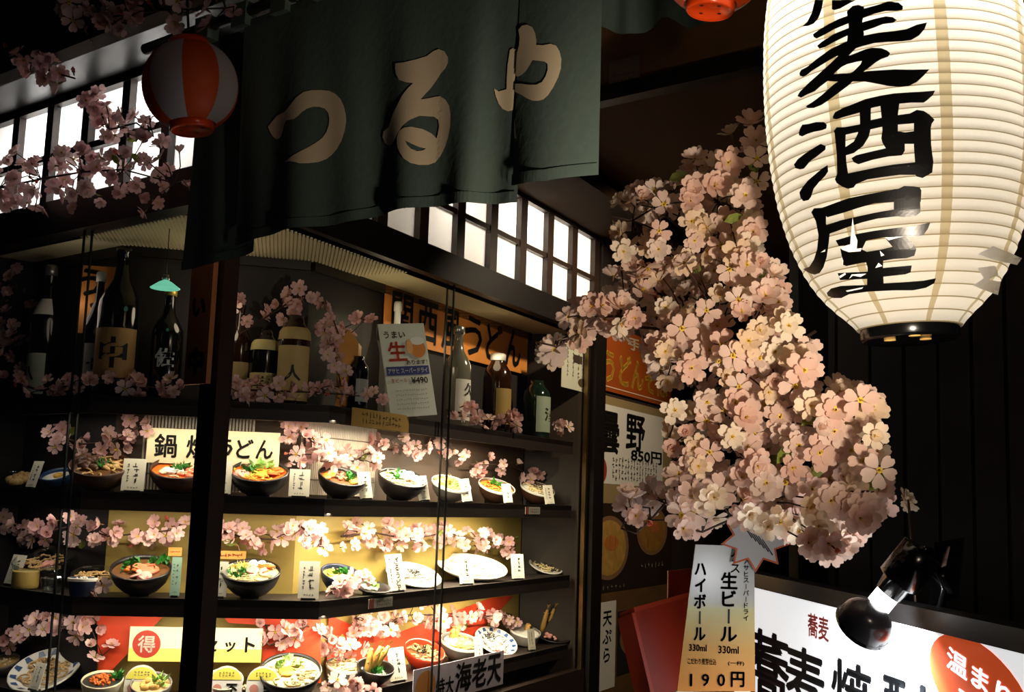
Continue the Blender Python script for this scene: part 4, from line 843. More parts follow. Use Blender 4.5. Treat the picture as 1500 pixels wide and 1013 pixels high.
# ------------------------------------------------------------------ bottles on the top shelf
bot_dk = mat('dark_bottle_glass', '#0b0d0c', .12, coat=.5); bot_gr = mat('green_bottle_glass', '#14241a', .12, coat=.5); bot_br = mat('brown_bottle_glass', '#2a160a', .12, coat=.5); bot_cl = mat('clear_bottle_spirit', '#6d6a5c', .15, coat=.4)
lab_tan = mat('label_tan', '#c2935a', .6, var=.08); lab_wh = mat('label_white', '#d9d6cc', .6); lab_gr = mat('label_pale_green', '#b9c4ae', .6); lab_kr = mat('label_kraft', '#b29a63', .7, var=.1); lab_ye = mat('label_dull_yellow', '#c9b978', .6); cap_wh = mat('cap_white', '#d8d8d2', .4); cap_si = mat('cap_silver', '#a8a8a4', .3, .8)
def bottle(label, x, hpx, wpx, glass, lab=None, lz=(.12, .42), txt=None, cap=None, neck=None, s=.14, shape=0, tcol='#16130f', tsz=.5, band=None, nlab=None):
    p, n, d_ = on_shelf(x, 0, s); fw = (p - CAM).dot(cf); H = hpx * fw / F; r = wpx * fw / F / 2
    rot = frame(V((-n.y, n.x, 0)), -n, UP)
    t = thing('sake_bottle', label, 'bottle', p, rot, 'bottles on the top shelf')
    base = [(0, 0), (.92, 0), (1, .015), (1, .56), (.96, .61), (.72, .68), (.42, .75), (.33, .82), (.31, .92), (.36, .925), (.36, .95), (0, .95)] if shape == 0 else \
           [(0, 0), (.92, 0), (1, .02), (1, .62), (.93, .70), (.6, .78), (.5, .81), (.5, .86), (0, .86)]
    pr = [(a * r, b * H) for a, b in base]
    build('glass_body', MB().lathe(pr, 28), glass, t, True)
    def rad(z):
        for (r0, z0), (r1, z1) in zip(pr[1:], pr[2:]):
            if z0 <= z <= z1 and z1 > z0: return r0 + (r1 - r0) * (z - z0) / (z1 - z0)
        return pr[2][0]
    def wrap(z0, z1, m, ang=1.15, e=.0012, nm='paper_label'):
        zz = [z0 + (z1 - z0) * k / 6 for k in range(7)]
        return build(nm, MB().lathe([(rad(z) + e, z) for z in zz], 16, None, True, -math.pi / 2 - ang, -math.pi / 2 + ang), m, t, True)
    if lab:
        lb = wrap(lz[0] * H, lz[1] * H, lab)
        if txt:
            tm = MB(); k = len(txt); hh = (lz[1] - lz[0]) * H; cs = min(r * 2 * tsz, hh / k * .85)
            for i, ch in enumerate(txt):
                vs, fs, w_, h_ = glyph(ch, .03); zc = lz[1] * H - hh * (i + .5) / k
                tm.add([V(((r + .0026) * math.sin(v.x * cs / r), -(r + .0026) * math.cos(v.x * cs / r), zc + v.y * cs)) for v in vs], fs)
            build('lettering', tm, ink(tcol), lb, True)
    elif txt:
        tm = MB(); k = len(txt); cs = r * 2 * tsz
        for i, ch in enumerate(txt):
            vs, fs, w_, h_ = glyph(ch, .03); zc = (lz[0] + lz[1]) / 2 * H - i * cs * 1.1
            tm.add([V(((r + .0016) * math.sin(v.x * cs / r), -(r + .0016) * math.cos(v.x * cs / r), zc + v.y * cs)) for v in vs], fs)
        build('lettering', tm, ink(tcol), t, True)
    if nlab: wrap(.62 * H, .74 * H, nlab, 1.4, .0015, 'shoulder_label')
    if cap: 
        top = base[-1][1] * H; cw = base[-2][0] * r * 1.12
        build('cap', MB().lathe([(0, top - .035 * H), (cw, top - .035 * H), (cw, top + .03 * H), (cw * .8, top + .045 * H), (0, top + .045 * H)], 20), cap, t, True)
    return t
bottle('dark sake bottle with pale green label and white shoulder tag at the far left', 58, 205, 46, bot_dk, lab_gr, (.05, .34), '八', cap_si, nlab=lab_wh)
bottle('slim dark bottle with white label half behind the tan labelled bottle', 133, 190, 36, bot_dk, lab_wh, (.10, .42), '十', cap_wh, s=.19, tcol='#1c2a5a')
bottle('big dark sake bottle with tan label left of the corner post', 164, 235, 62, bot_dk, lab_tan, (.12, .43), '中', None, tsz=.75)
bottle('black sake bottle with white lettering and a gold crest beside the corner post', 238, 170, 46, bot_dk, None, (.22, .5), '佐', mat('gold_crest', '#c9b45a', .4, .6), tcol='#d9d9d6', tsz=.62)
bottle('bottle with dull yellow label directly right of the corner post', 345, 155, 34, bot_br, lab_kr, (.1, .4), None, None, s=.19)
bottle('squat bottle with yellow top wrap left of the kraft labelled bottle', 383, 130, 42, bot_dk, lab_ye, (.12, .36), '吉', None, shape=1, nlab=lab_ye, s=.17)
bottle('bottle with large kraft label and paper hood left of the orange carton', 426, 155, 48, bot_br, lab_kr, (.04, .56), '人', None, shape=1, nlab=lab_kr, s=.12)
bottle('short dark bottle with grey sticker beside the orange carton', 522, 95, 30, bot_dk, mat('label_grey', '#8f938c', .5), (.15, .5), None, None, s=.09, shape=1)
bottle('slim clear bottle with white label below the orange noodle board', 668, 150, 40, bot_cl, lab_wh, (.06, .46), '久保', cap_si, s=.10)
bottle('stout bottle with pale cap and gold label under the noodle board', 727, 130, 42, bot_br, mat('label_gold', '#9a7f42', .5), (.1, .5), None, cap_wh, shape=1, s=.12)
bottle('dark bottle with framed grey green label at the right end of the top shelf', 786, 100, 40, bot_gr, mat('label_grey_green', '#8d9a86', .6), (.1, .62), '酒', None, shape=1, s=.12)
# carton
p, n, d_ = on_shelf(508, 0, .15); q = Mx.Rotation(.5, 3, 'Z') @ d_; n2 = V((q.y, -q.x, 0))
t = thing('drink_carton', 'orange printed drink carton leaning between blossoms on the top shelf', 'carton', p, frame(q, -n2, UP))
cm = mat('orange_carton', '#c98a34', .5, var=.35, scale=12)
build('carton_body', MB().obox((-.055, -.035, 0), (.11, 0, 0), (0, .07, 0), (0, 0, .24)), cm, t, True)
build('carton_top', MB().prism([V((-.055, -.035, .24)), V((-.055, .035, .24)), V((-.055, 0, .285))], (.11, 0, 0)), cm, t, True)
lt = MB(); scrib(lt, V((0, -.0356, .13)), V((1, 0, 0)), UP, .07, .16, 2, 4, .9, 5); build('lettering', lt, ink('#3a2410'), t, True)
# reflection of a green lamp in the glass, built as a small glowing shape
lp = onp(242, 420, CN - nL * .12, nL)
t = thing('lamp_reflection', 'reflection of a green lamp in the glass, built as a tiny glowing shade above the black bottle', 'lamp', lp)
build('reflected_shade', MB().lathe([(.006, .022), (.02, .015), (.046, -.004), (.044, -.006), (.018, .010), (.004, .016)], 24), mat('green_reflection', (.25, .9, .6), .4, emit=.55), t, True)
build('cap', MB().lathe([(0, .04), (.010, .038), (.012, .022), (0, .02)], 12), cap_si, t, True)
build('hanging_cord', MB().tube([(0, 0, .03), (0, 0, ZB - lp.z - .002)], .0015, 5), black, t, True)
# ------------------------------------------------------------------ boards and notices
class Sheet:                                  # flat board: pixel corners set on a vertical plane, thickness behind
    def __init__(s, name, label, cat, O, ux, uy, w_, h_, m, th=.004, frame_m=None):
        s.ux, s.uy, s.n = ux.normalized(), uy.normalized(), ux.cross(uy).normalized()
        if s.n.dot(CAM - O) < 0: s.n = -s.n
        s.O, s.w, s.h = O, w_, h_
        s.t = thing(name, label, cat, O - s.uy * h_ / 2)
        build('board', MB().obox(O - s.ux * w_ / 2 - s.uy * h_ / 2 - s.n * th, s.ux * w_, s.uy * h_, s.n * th), m, s.t)
        s.k = 0
        if frame_m:
            f = MB(); e = .012
            for a, b, c, d in ((-w_ / 2, -h_ / 2, w_, e), (-w_ / 2, h_ / 2 - e, w_, e), (-w_ / 2, -h_ / 2, e, h_), (w_ / 2 - e, -h_ / 2, e, h_)): f.obox(O + s.ux * a + s.uy * b, s.ux * c, s.uy * d, s.n * .006)
            build('frame', f, frame_m, s.t)
    def at(s, u, v, e=None):                  # u, v from -.5 to .5
        return s.O + s.ux * (u * s.w) + s.uy * (v * s.h) + s.n * (e if e is not None else .0008 + .0004 * s.k)
    def rect(s, u0, v0, u1, v1, m, nm='printed_panel'):
        s.k += 1; build(nm, MB().quad(s.at(u0, v0), s.at(u1, v0), s.at(u1, v1), s.at(u0, v1)), m, s.t); return s
    def disc(s, u, v, ru, rv, m, nm='printed_disc', n=28, turn=0):
        s.k += 1; build(nm, MB().quad(*[s.at(u + ru * math.cos(6.2832 * k / n) , v + rv * math.sin(6.2832 * k / n)) for k in range(n)]), m, s.t); return s
    def text(s, body, u, v, wd=None, ht=None, col='#14110e', off=.02, nm='lettering'):
        s.k += 1; m = MB(); put(m, body, s.at(u, v), s.ux, s.uy, wd * s.w if wd else None, ht * s.h if ht else None, off); build(nm, m, ink(col), s.t); return s
    def col(s, body, u, v, size, pitch, col='#14110e', off=.02, sx=1.0):
        s.k += 1; m = MB(); putv(m, body, s.at(u, v), s.ux, s.uy, size * s.h, pitch * s.h, off, sx); build('lettering', m, ink(col), s.t); return s
    def scr(s, u, v, w_, h_, cols, rows, col='#3a3630', seed=1, fill=.8):
        s.k += 1; m = MB(); scrib(m, s.at(u, v), s.ux, s.uy, w_ * s.w, h_ * s.h, cols, rows, fill, seed); build('small_print', m, ink(col), s.t, kind='stuff'); return s
def on_plane(zn, s, x0, y0, x1, y1):          # centre, width, height of a rectangle seen between two picture corners
    o, d_, n = ZN[zn]; o = o - n * (s if zn != 'C' else s - .03); a = onp(x0, y0, o, n); b = onp(x1, y1, o, n); ux = d_ if d_.dot(cr) > 0 else -d_
    return (a + b) / 2, ux, UP, abs((b - a).dot(d_)), abs(b.z - a.z)
cream_b = mat('cream_paper', '#efe2ba', .6, var=.04); white_b = mat('white_paper_board', '#ebe8e2', .55); yel_b = mat('yellow_paper', '#e8dd5a', .6)
O, ux, uy, w_, h_ = on_plane('C', .17, 217, 626, 408, 684)
sh = Sheet('menu_board', 'cream board with large brush words behind the second shelf pots', 'sign', O, ux, uy, w_, h_, cream_b)
for ch, u in (('鍋', -.36), ('焼', -.12), ('う', .08), ('ど', .235), ('ん', .385)): sh.text(ch, u, 0, wd=.17 if u < 0 else .13, ht=.68 if u < 0 else .56, off=.02)
O, ux, uy, w_, h_ = on_plane('C', .18, 191, 917, 382, 970)
sh = Sheet('menu_board', 'yellow and white set meal board with red circle on the bottom shelf', 'sign', O, ux, uy, w_, h_, cream_b)
sh.rect(-.5, -.5, .5, -.12, mat('yellow_fade', '#ded36a', .6)).disc(-.37, 0, .105, .40, ink('#a83222')).text('得', -.37, 0, wd=.13, col='#f2ead8', off=.02)
sh.col('セ', .11, 0, .46, .4, off=.03).col('ッ', .26, -.05, .42, .4, off=.03).col('ト', .41, .02, .52, .4, off=.026)
O, ux, uy, w_, h_ = on_plane('R', .25, 586, 440, 772, 530); 
sh = Sheet('noodle_board', 'long orange board with black brush words behind the right hand bottles', 'sign', onp(680, 487, CN - nR * .25, nR), ux, uy, 1.28, .225, mat('orange_board', '#d98a3c', .55, var=.1, scale=6))
for i, ch in enumerate('関西風うどん'): sh.text(ch, -.40 + i * .155, -.02, wd=.125, ht=.78, off=.02)
# beer notice
pn, n_, d_ = on_shelf(602, 0, .035); fwd = (Mx.Rotation(math.radians(-34), 3, 'Z') @ n_); ux = V((-fwd.y, fwd.x, 0)); ux = ux if ux.dot(cr) > 0 else -ux
uy = (UP * math.cos(.16) - fwd * math.sin(.16)); uy = (uy * math.cos(.13) - ux * math.sin(.13)).normalized(); ux = (ux - uy * ux.dot(uy)).normalized()
O = onp(597, 541, pn + n_ * .0, n_)
sh = Sheet('beer_notice', 'tilted white beer notice with red character and blue band on the top shelf', 'sign', O, ux, uy, .185, .345, mat('notice_paper', '#d9dfd2', .5))
sh.text('うまい', -.18, .38, wd=.46, col='#1a1a18').text('生', -.17, .20, wd=.40, col='#d3481c', off=.026).text('あります！', .22, .075, wd=.46, col='#2b2b26')
sh.rect(-.46, -.06, .46, .035, ink('#27357e', 'blue_band')).text('アサヒ スーパードライ', 0, -.012, wd=.86, ht=.055, col='#e9eef0', off=.03)
sh.text('¥490', .22, -.12, wd=.36, col='#1a1a18').text('生ビール', -.22, -.115, wd=.34, col='#b5641c').scr(0, -.32, .7, .24, 14, 5, '#8d928b', 4)
sh.disc(.28, .22, .17, .10, ink('#d98a35', 'beer_amber'), 'beer_print').disc(.28, .305, .16, .045, ink('#eef0ee', 'beer_foam'), 'beer_print').disc(.10, .24, .07, .08, ink('#e5b070', 'beer_pale'), 'beer_print')
bottle('white capped bottle standing behind the beer notice', 576, 178, 30, cap_wh, None, cap=cap_wh, s=.2)
O, ux, uy, w_, h_ = on_plane('C', .215, 118, 388, 166, 490)
sh = Sheet('orange_board', 'orange board with black brush marks behind the bottles left of the post', 'sign', O, ux, uy, w_, h_, mat('orange_board', '#d98a3c', .55))
sh.text('う', -.2, .25, wd=.6, off=.03).text('ど', .1, -.2, wd=.6, off=.03)
for a, lb in (((318, 806, 360, 819), 'small orange name tag behind the bowl right of the post on the third shelf'), ((247, 801, 266, 814), 'tiny orange name tag left of the post on the third shelf')):
    O, ux, uy, w_, h_ = on_plane('C', .19, *a)
    sh = Sheet('name_tag', lb, 'label', O, ux, uy, w_, h_, mat('orange_tag', '#e3a453', .6), .002); sh.scr(0, 0, .8, .6, 6, 1, '#8a2a1c', 7, .95)
# little notice by the right end, shelf labels
O, ux, uy, w_, h_ = on_plane('R', .02, 824, 500, 862, 576)
sh = Sheet('small_notice', 'small pale notice stuck inside the glass near the right end post', 'sign', O, ux, uy, w_, h_, mat('pale_notice', '#c9c6b4', .6), .002)
sh.scr(-.1, .1, .6, .7, 3, 7, '#3c3a33', 9).rect(-.1, .12, .22, .3, ink('#3b2c22')).disc(.25, -.3, .16, .1, ink('#4a3a20'))
O, ux, uy, w_, h_ = on_plane('R', .012, 523, 598, 606, 628); 
sh = Sheet('shelf_label', 'yellowed paper label on the lip of the top shelf below the beer notice', 'label', Rp(Rt(565, 612)[0], .016, 1.762), vr, UP, .36, .06, mat('yellowed_label', '#a8853c', .6, var=.1), .003)
sh.scr(0, 0, .7, .7, 12, 2, '#5a431a', 3)
for x, lev, lb in ((779, 1, 'small grey label on the lip of the second shelf at the right'), (556, 2, 'small grey label on the lip of the third shelf near the middle')):
    sh = Sheet('shelf_label', lb, 'label', Rp(Rt(x, 750 if lev == 1 else 887, .03)[0], .025, SHZ[lev] - .024), vr, UP, .15, .032, mat('grey_label', '#9a958a', .6), .002)
    sh.rect(-.5, -.5, -.3, .5, ink('#7a3a2e')).scr(.1, 0, .6, .7, 8, 2, '#4a463e', 6)
# noodle word card at the bottom of the right front
O = Rp(Rt(676, 992, .022)[0], .022, Rt(676, 992, .022)[1])
sh = Sheet('tempura_sign', 'pale lilac sign with black brush words at the bottom of the right glass', 'sign', O, vr, UP, .72, .135, mat('lilac_paper', '#b3aab8', .6), .003)
sh.disc(-.38, 0, .10, .42, ink('#b9793a', 'tempura_print'), 'printed_disc').text('特大', -.18, -.12, wd=.19, ht=.5).text('海', .02, .02, wd=.18, ht=.82, off=.026).text('老', .2, .02, wd=.17, ht=.82, off=.026).text('天', .38, .02, wd=.17, ht=.86, off=.026)
# round topped tags among the bottom bowls
for x, ch, lb in ((205, '北', 'yellow topped tag with blue character left of the post on the bottom shelf'), (330, '不', 'yellow topped tag with one black character right of the post on the bottom shelf'), (384, '忠', 'yellow topped tag right of the cream tub on the bottom shelf')):
    p, n_, d_ = on_shelf(x, 3, .045); ux = d_ if d_.dot(cr) > 0 else -d_; uy = UP * .97 - n_ * .24; b = p + UP * .008; r = .05
    t = thing('menu_tag', lb, 'tag', p); tm = MB(); N_ = uy.cross(ux); N_ = N_ if N_.dot(n_) > 0 else -N_
    tm.prism([b - ux * r, b + ux * r] + [b + uy * .055 + ux * r * math.cos(a * math.pi / 10) + uy * r * math.sin(a * math.pi / 10) for a in range(11)], -N_ * .002)
    build('card', tm, white_b, t)
    build('yellow_top', MB().quad(*[b + N_ * .0008 + uy * .062 + ux * r * .92 * math.cos(a * math.pi / 10) + uy * r * .72 * math.sin(a * math.pi / 10) for a in range(11)]), yel_b, t)
    build('red_seal', MB().quad(*[b + N_ * .0009 + uy * .035 - ux * .026 + (ux * math.cos(a * .5236) + uy * math.sin(a * .5236)) * .014 for a in range(12)]), ink('#d08c7e'), t)
    m = MB(); put(m, ch, b + uy * .034 + ux * .018 + N_ * .001, ux, uy, .036, None, .05); scrib(m, b + uy * .078 + N_ * .0014, ux, uy, .05, .016, 5, 2, .8, x); build('lettering', m, ink('#1c2a66' if x == 205 else '#17140f'), t)
# red paper behind the bottom shelf
redm = mat('red_backing_paper', '#d5431c', .6, var=.08)
def backing(label, zn, pts, s):
    o, d_, n = ZN[zn]; o = o - n * (s if zn != 'C' else s - .03); m = MB(); m.prism([onp(x, y, o, n) for x, y in pts], -n * .002)
    tag(build('red_paper', m, redm), label, 'paper')
backing('large slanted red paper on the back of the bottom shelf left of the post', 'C', [(142, 895), (246, 895), (160, 985), (144, 985)], .215)
backing('red paper behind the bowls right of the set meal board', 'C', [(325, 900), (470, 905), (470, 1000), (384, 1000), (384, 915), (335, 912)], .215)
backing('red paper strip behind the bright blossoms of the bottom shelf', 'R', [(478, 985), (482, 900), (560, 935), (720, 875), (752, 872), (700, 930), (560, 970), (510, 1000)], .26)
# hanging wooden sign on the corner post
sn = nL; a = pc + vl * .04 - vl * .0
O = onp(292, 460, pc + nL * .02, nL)
sh = Sheet('hanging_sign', 'dark wooden sign with faint black characters hanging on the corner post', 'sign', O, -vl, UP, .098, .385, wood_sign, .016)
sh.col('い', -.02, .05, .17, .3, '#1a0f08', .05).col('中', 0, -.34, .2, .3, '#1a0f08', .05)
# ------------------------------------------------------------------ posters on the wall beside the case
def poster(name, label, x0, x1, y0, y1, m, xr=930, s=-.012):
    t0, t1 = Rt(x0, y0, s)[0], Rt(x1, y0, s)[0]; z1, z0 = Rt(xr, y0, s)[1], Rt(xr, y1, s)[1]
    return Sheet(name, label, 'poster', Rp((t0 + t1) / 2, s, (z0 + z1) / 2), vr, UP, t1 - t0, z1 - z0, m, .004)
op = mat('orange_brown_poster', '#9a4a1c', .22, var=.15, scale=5, coat=.3)
sh = poster('noodle_poster', 'glossy orange poster with yellow noodle lettering beside the end post', 880, 984, 490, 583, op)
sh.text('うどんそば', 0, -.12, wd=.9, ht=.5, col='#c9962f', off=.03).text('手打ち', .1, .34, wd=.5, ht=.2, col='#d9cdb4').rect(-.5, -.44, .5, -.425, ink('#d9b89a'))
sh = poster('price_poster', 'white poster with two brush characters and the price 850 yen', 878, 985, 590, 738, mat('tan_poster', '#8d7a54', .5, var=.12, scale=4))
sh.rect(-.5, -.32, .36, .42, mat('poster_white', '#d2cfc6', .5)).text('曇', -.37, .16, wd=.24, ht=.40, off=.026).text('野', -.04, .20, wd=.26, ht=.36, off=.026).text('850円', .12, -.02, wd=.44, ht=.13, off=.03)
sh.scr(-.03, -.17, .62, .22, 16, 4, '#54504a', 12, .9).disc(-.48, -.2, .08, .13, ink('#8c2f20'))
def bowlprint(sh, u, v, ru, rv, soup, rim_='#7a5a3c'):
    sh.disc(u, v, ru, rv, ink(rim_)).disc(u, v, ru * .86, rv * .86, mat('print_' + soup.strip('#'), soup, .5, var=.5, scale=25)).disc(u + ru * .1, v + rv * .15, ru * .35, rv * .25, mat('print_topping', '#a8642e', .5, var=.6, scale=40))
sh = poster('menu_poster', 'dark photo poster of two noodle bowls below the price poster', 876, 985, 738, 862, mat('dark_menu_poster', '#2c2018', .35, var=.3, scale=4))
bowlprint(sh, -.36, 0, .24, .36, '#a8823c'); bowlprint(sh, .20, .18, .22, .30, '#8f6428'); sh.scr(.2, -.24, .34, .06, 7, 1, '#a89a80', 3).scr(-.3, -.44, .3, .05, 6, 1, '#8a7f6c', 5)
sh = poster('menu_poster', 'lowest wood patterned poster with a white strip and a dark bowl photo', 872, 985, 865, 1040, mat('wood_print_poster', '#5f4426', .5, var=.35, scale=6, stretch=(.3, 1, 5)), 900)
sh.rect(-.5, -.3, -.26, .42, mat('poster_white', '#d2cfc6', .5)).col('天ぷら', -.36, .28, .14, .15, off=.026, sx=1.5).rect(-.24, -.22, .22, .32, ink('#1d1512')); bowlprint(sh, -.02, .08, .19, .17, '#9a6a30')
sh = Sheet('paper_notice', 'faded paper notice on the dark fascia right of the curtain', 'notice', onp(914, 112, q0 + nL * .006, nL), -vl, UP, .125, .13, mat('faded_paper', '#7d6a55', .8, var=.2), .003)
sh.scr(0, -.1, .7, .5, 6, 3, '#5a4a3c', 8)
# ------------------------------------------------------------------ red menu stand
red_w = mat('red_lacquered_board', '#a8321a', .4, var=.12, scale=6)
b0, b1, b2 = aty(930, 896, 3.05), aty(1012, 873, 3.25), aty(962, 1030, 2.98)
t = thing('menu_stand', 'red lacquered menu stand behind the drink sign', 'stand', (b0.x, b0.y, 0))
ux = (b1 - b0); uy = (b2 - b0); uy = uy * 2.2; nn = ux.cross(uy).normalized()
build('front_board', MB().obox(b0, ux, uy, nn * .02), red_w, t)
build('board_edge', MB().obox(b0 - ux.normalized() * .014, ux.normalized() * .014, uy, nn * .05).obox(b0 - uy.normalized() * .012, ux, uy.normalized() * .012, nn * .05), mat('red_edge', '#c2452a', .35), t)
c0, c1 = aty(979, 836, 3.3), aty(1016, 832, 3.45)
build('back_board', MB().obox(c0, c1 - c0, V((0, 0, -.5)), V((0, .02, 0))), red_w, t)
# ------------------------------------------------------------------ drink sign and star tag
D0 = 2.74
ux = (aty(1105, 1000, D0) - aty(992, 996, D0)).normalized(); uy = (aty(1061, 800, D0) - aty(1049, 1013, D0)); uy = (uy - ux * uy.dot(ux)).normalized()
O = aty(1049, 905, D0); sn_ = uy.cross(ux); sn_ = sn_ if sn_.dot(CAM - O) > 0 else -sn_
sm = bpy.data.materials.new('drink_sign_print'); sm.use_nodes = True; N = sm.node_tree
tc = N.nodes.new('ShaderNodeTexCoord'); sp = N.nodes.new('ShaderNodeSeparateXYZ'); cr_ = N.nodes.new('ShaderNodeValToRGB'); bs = N.nodes['Principled BSDF']; bs.inputs['Roughness'].default_value = .25
N.links.new(tc.outputs['Generated'], sp.inputs[0]); N.links.new(sp.outputs[2], cr_.inputs[0]); N.links.new(cr_.outputs[0], bs.inputs[0])
e = cr_.color_ramp.elements; e[0].position = .06; e[0].color = lin('#e79a4a') + (1,); e[1].position = .66; e[1].color = lin('#c9c8c0') + (1,)
for ps, c_ in ((.30, '#e3ab58'), (.56, '#d8cf8a'), (.60, '#c9c6ae')): k = e.new(ps); k.color = lin(c_) + (1,)
class PSheet(Sheet):
    def __init__(s, name, label, cat, O, ux, uy, n, poly, m, th=.006):
        s.ux, s.uy, s.n, s.O, s.w, s.h, s.k = ux, uy, n, O, 1, 1, 0
        s.t = thing(name, label, cat, O); P = [onp(x, y, O, n) for x, y in poly]
        build('board', MB().prism(P, -n * th), m, s.t)
    def px(s, x, y, e=None): s_ = onp(x, y, s.O, s.n); return s_ + s.n * (e if e is not None else .0008 + .0004 * s.k)
    def ptext(s, body, x, y, wpx=None, hpx=None, col='#14110e', off=.02, vert=0, sx=1.0, flat=None):
        s.k += 1; m = MB(); O = s.px(x, y); f = (O - CAM).dot(cf) / F
        if vert: putv(m, body, O, s.ux, s.uy, hpx * f, vert * f, off, sx)
        else: put(m, body, O, s.ux, s.uy, wpx * f if wpx else None, hpx * f if hpx else None, off)
        build('lettering', m, ink(col), s.t); return s
    def pscr(s, x, y, wpx, hpx, cols, rows, col, seed=1):
        s.k += 1; m = MB(); O = s.px(x, y); f = (O - CAM).dot(cf) / F; scrib(m, O, s.ux, s.uy, wpx * f, hpx * f, cols, rows, .85, seed); build('small_print', m, ink(col), s.t, kind='stuff'); return s
sh = PSheet('drink_sign', 'tall white and orange drink sign with the price 190 yen', 'sign', O, ux, uy, sn_, [(1019, 797), (1105, 800), (1106, 1012), (992, 1012)], sm)
build('board_foot', MB().obox(onp(990, 1012, O, sn_), ux * .19, V((0, 0, -.9)), -sn_ * .012), white_b, sh.t)
sh.ptext('クス', 1077, 815, hpx=16, vert=17).ptext('生ビール', 1068, 850, hpx=26, vert=25.5, off=.03).ptext('ハイボール', 1026, 833, hpx=23, vert=23.2, off=.03, sx=.8)
sh.ptext('アサヒスーパードライ', 1093, 822, hpx=9, vert=9).ptext('330ml', 1067, 951, wpx=30, hpx=11).ptext('330ml', 1022, 948, wpx=26, hpx=10, col='#5a4a34').ptext('こだわり麦芽仕込', 1028, 968, wpx=42, hpx=9, col='#3a2c1c').ptext('(一杯)', 1078, 971, wpx=24, hpx=7, col='#3a2c1c')
for ch, x in (('1', 1012), ('9', 1033), ('0', 1056)): sh.ptext(ch, x, 995, hpx=18, off=.02)
sh.ptext('円', 1080, 994, hpx=22, wpx=20, off=.025)
cx_, cy_ = 1107, 788; star = [(cx_ + (52 if k % 2 == 0 else 34) * math.sin(6.2832 * k / 18), cy_ + (50 if k % 2 == 0 else 33) * math.cos(6.2832 * k / 18)) for k in range(18)]
Os = aty(cx_, cy_, D0 - .03)
sh = PSheet('star_tag', 'white star shaped tag with orange outline half hidden by blossom above the drink sign', 'tag', Os, ux, uy, sn_, star, mat('tag_white', '#cfcbc6', .5), .003)
m = MB()
for k in range(18):
    a, b = star[k], star[(k + 1) % 18]; ca = lambda p, f: (cx_ + (p[0] - cx_) * f, cy_ + (p[1] - cy_) * f)
    m.quad(sh.px(*a, .0008), sh.px(*b, .0008), sh.px(*ca(b, .9), .0008), sh.px(*ca(a, .9), .0008))
build('orange_outline', m, ink('#d8622e'), sh.t)
m = MB()
for k in range(6): u_ = (ux * .8 + uy * .6); a = sh.px(1094 + k * 6, 776 + k * 5, .0012); d_ = (uy * .8 - ux * .55) * .022; m.quad(a - d_ - u_ * .0016, a - d_ + u_ * .0016, a + d_ + u_ * .0012, a + d_ - u_ * .0012)
build('lettering', m, black, sh.t)
# ------------------------------------------------------------------ white lit sign with clamp lamp
vs_ = V((math.sin(math.radians(-5.7)), math.cos(math.radians(-5.7)), 0)); nS = V((-vs_.y, vs_.x, 0)); qS = aty(1500, 955, 1.69); zS = qS.z
base = qS - vs_ * .35; LS = 1.75
t = thing('lit_sign', 'white lit shop sign with black brush words in a black frame at the lower right', 'sign', (base.x, base.y, 0))
panel = mat('sign_panel_glow', '#f4f5f6', .6, emit=.75)  # glow added to the panel on top of the clamp lamp's light
build('panel', MB().obox(V((base.x, base.y, .5)), vs_ * LS, UP * (zS - .5), -nS * .01), panel, t)
build('housing', MB().obox(V((base.x, base.y, .45)) - nS * .012, vs_ * LS, UP * (zS - .47), -nS * .12), black, t)
fr_m = mat('black_frame', '#070708', .5, spec=.25)
build('top_frame', MB().obox(V((base.x, base.y, zS)) + nS * .012, vs_ * (LS + .02), UP * .034, -nS * .05), fr_m, t)
build('end_frame', MB().obox(V((base.x, base.y, .45)) + vs_ * LS + nS * .012, vs_ * .03, UP * (zS - .45), -nS * .15), fr_m, t)
for k in (.05, LS - .1): build('leg', MB().obox(V((base.x, base.y, 0)) + vs_ * k - nS * .1, vs_ * .05, UP * .46, nS * .05), black, t)
def spx(x, y, e=.001): return onp(x, y, qS, nS) + nS * e
m = MB()
for ch, x, y, wp, hp in (('蕎', 1124, 975, 62, 104), ('麦', 1179, 996, 58, 96), ('焼', 1248, 1018, 62, 98), ('酎', 1328, 1046, 70, 104)):
    O = spx(x, y); a = spx(x - wp / 2, y); b = spx(x + wp / 2, y); c = spx(x, y - hp / 2); d = spx(x, y + hp / 2)
    put(m, ch, O, -vs_, UP, abs((b - a).dot(vs_)), abs((c - d).z), .022)
build('lettering', m, ink('#1c2228'), t)
m = MB(); a = spx(1184, 917); b = spx(1215, 924); put(m, '蕎麦', spx(1199, 918), -vs_, UP, abs((b - a).dot(vs_)), .05, .02); build('lettering', m, ink('#d97468'), t, label='small faded red words')
oux = (-vs_ * .98 - UP * .19).normalized(); ouy = (UP * .98 - vs_ * .19).normalized(); oc = spx(1432, 1010, .001); m = MB(); m.quad(*[oc + oux * (.16 * math.cos(k * math.pi / 16)) + ouy * (.072 * math.sin(k * math.pi / 16)) for k in range(32)])
ov = build('red_oval', m, mat('oval_print_glow', '#e2541f', .6, emit=.45), t)  # glow added to the print to match the panel
m = MB(); put(m, '温まり', oc + nS * .001 + ouy * .020, oux, ouy, .20, .036, .03); put(m, 'そば', oc + nS * .001 - ouy * .030, oux, ouy, .13, .034, .03); build('lettering', m, panel, ov)
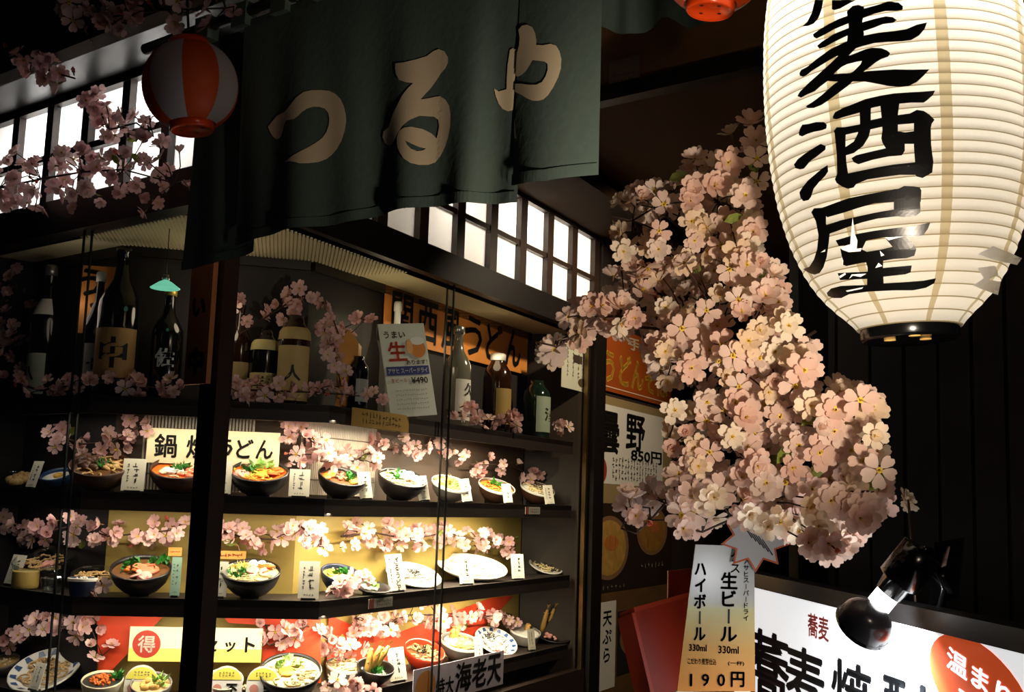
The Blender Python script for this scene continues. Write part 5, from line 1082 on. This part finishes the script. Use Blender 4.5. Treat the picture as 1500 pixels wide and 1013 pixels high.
# clamp lamp
Nk = aty(1292, 880, 1.98); Dm = aty(1270, 908, 1.97); ax = (cr * .42 + cu * .9) * .78 + V((0, -.62, 0)); ax.normalize()
rot = ax.to_track_quat('Z', 'Y').to_matrix()
t = thing('clamp_lamp', 'black clamp lamp with dome shade shining on the white sign', 'lamp', Dm, rot)
build('dome_shade', MB().lathe([(.046, -.016), (.047, -.010), (.044, .004), (.036, .016), (.024, .024), (.014, .027), (0, .0275)], 32), mat('lamp_dome', '#3a3b3f', .25, coat=.5), t, True)
build('shade_lip', MB().lathe([(.046, -.016), (.049, -.015), (.047, -.009)], 32), blackgloss, t, True)
Nl = rot.inverted() @ (Nk - Dm)
nd = (aty(1318, 848, 1.97) - Nk).normalized()
nm = MB().tube([Nk - nd * .022, Nk + nd * .014], .020, 16); build('bulb_neck', nm, mat('lamp_glow', (1, .98, .95), .5, emit=9), t)
s0 = Nk + nd * .016; s1 = aty(1352, 806, 1.95)
build('socket', MB().tube([s0, s0 + (s1 - s0) * .25, s0 + (s1 - s0) * .3, s1], [.023, .026, .036, .036], 20), blackgloss, t)
build('clamp', MB().obox(aty(1360, 885, 2.02), V((.05, 0, .01)), V((.01, .02, .0)), V((.012, 0, .105))).obox(aty(1392, 800, 1.98), V((.018, 0, -.03)), V((0, .03, 0)), V((-.012, 0, -.05))), blackgloss, t)
build('arm', MB().tube([s1, s1 + V((.02, .03, .0)), aty(1385, 860, 2.02), onp(1370, 918, qS - nS * .03, nS)], .008, 8), blackgloss, t)
lamp('sign_lamp', 'SPOT', Nk + nS * .06 + V((0, 0.02, -.01)), 16, (.95, .97, 1), .025, aim=-UP * .75 - nS * .6 + vs_ * .25, cone=2.5)
lamp('sign_lamp_inner', 'POINT', Dm - ax * .03, 3, (.95, .97, 1), .02)
# one faded flower on a dark stem
sp = [onp(1342, 912, qS - nS * .05, nS), aty(1337, 805, 2.12), aty(1334, 770, 2.3), aty(1330, 730, 2.5), aty(1324, 715, 2.5)]
spray('single faded flower on a thin dark stem right of the blossom mass', sp, [sp[4] + V((0, -.005, -.02)), sp[3] + V((.0, -.01, -.01))], 'flower_stem', None, (0, -1, -.3), .8, 0, 0)
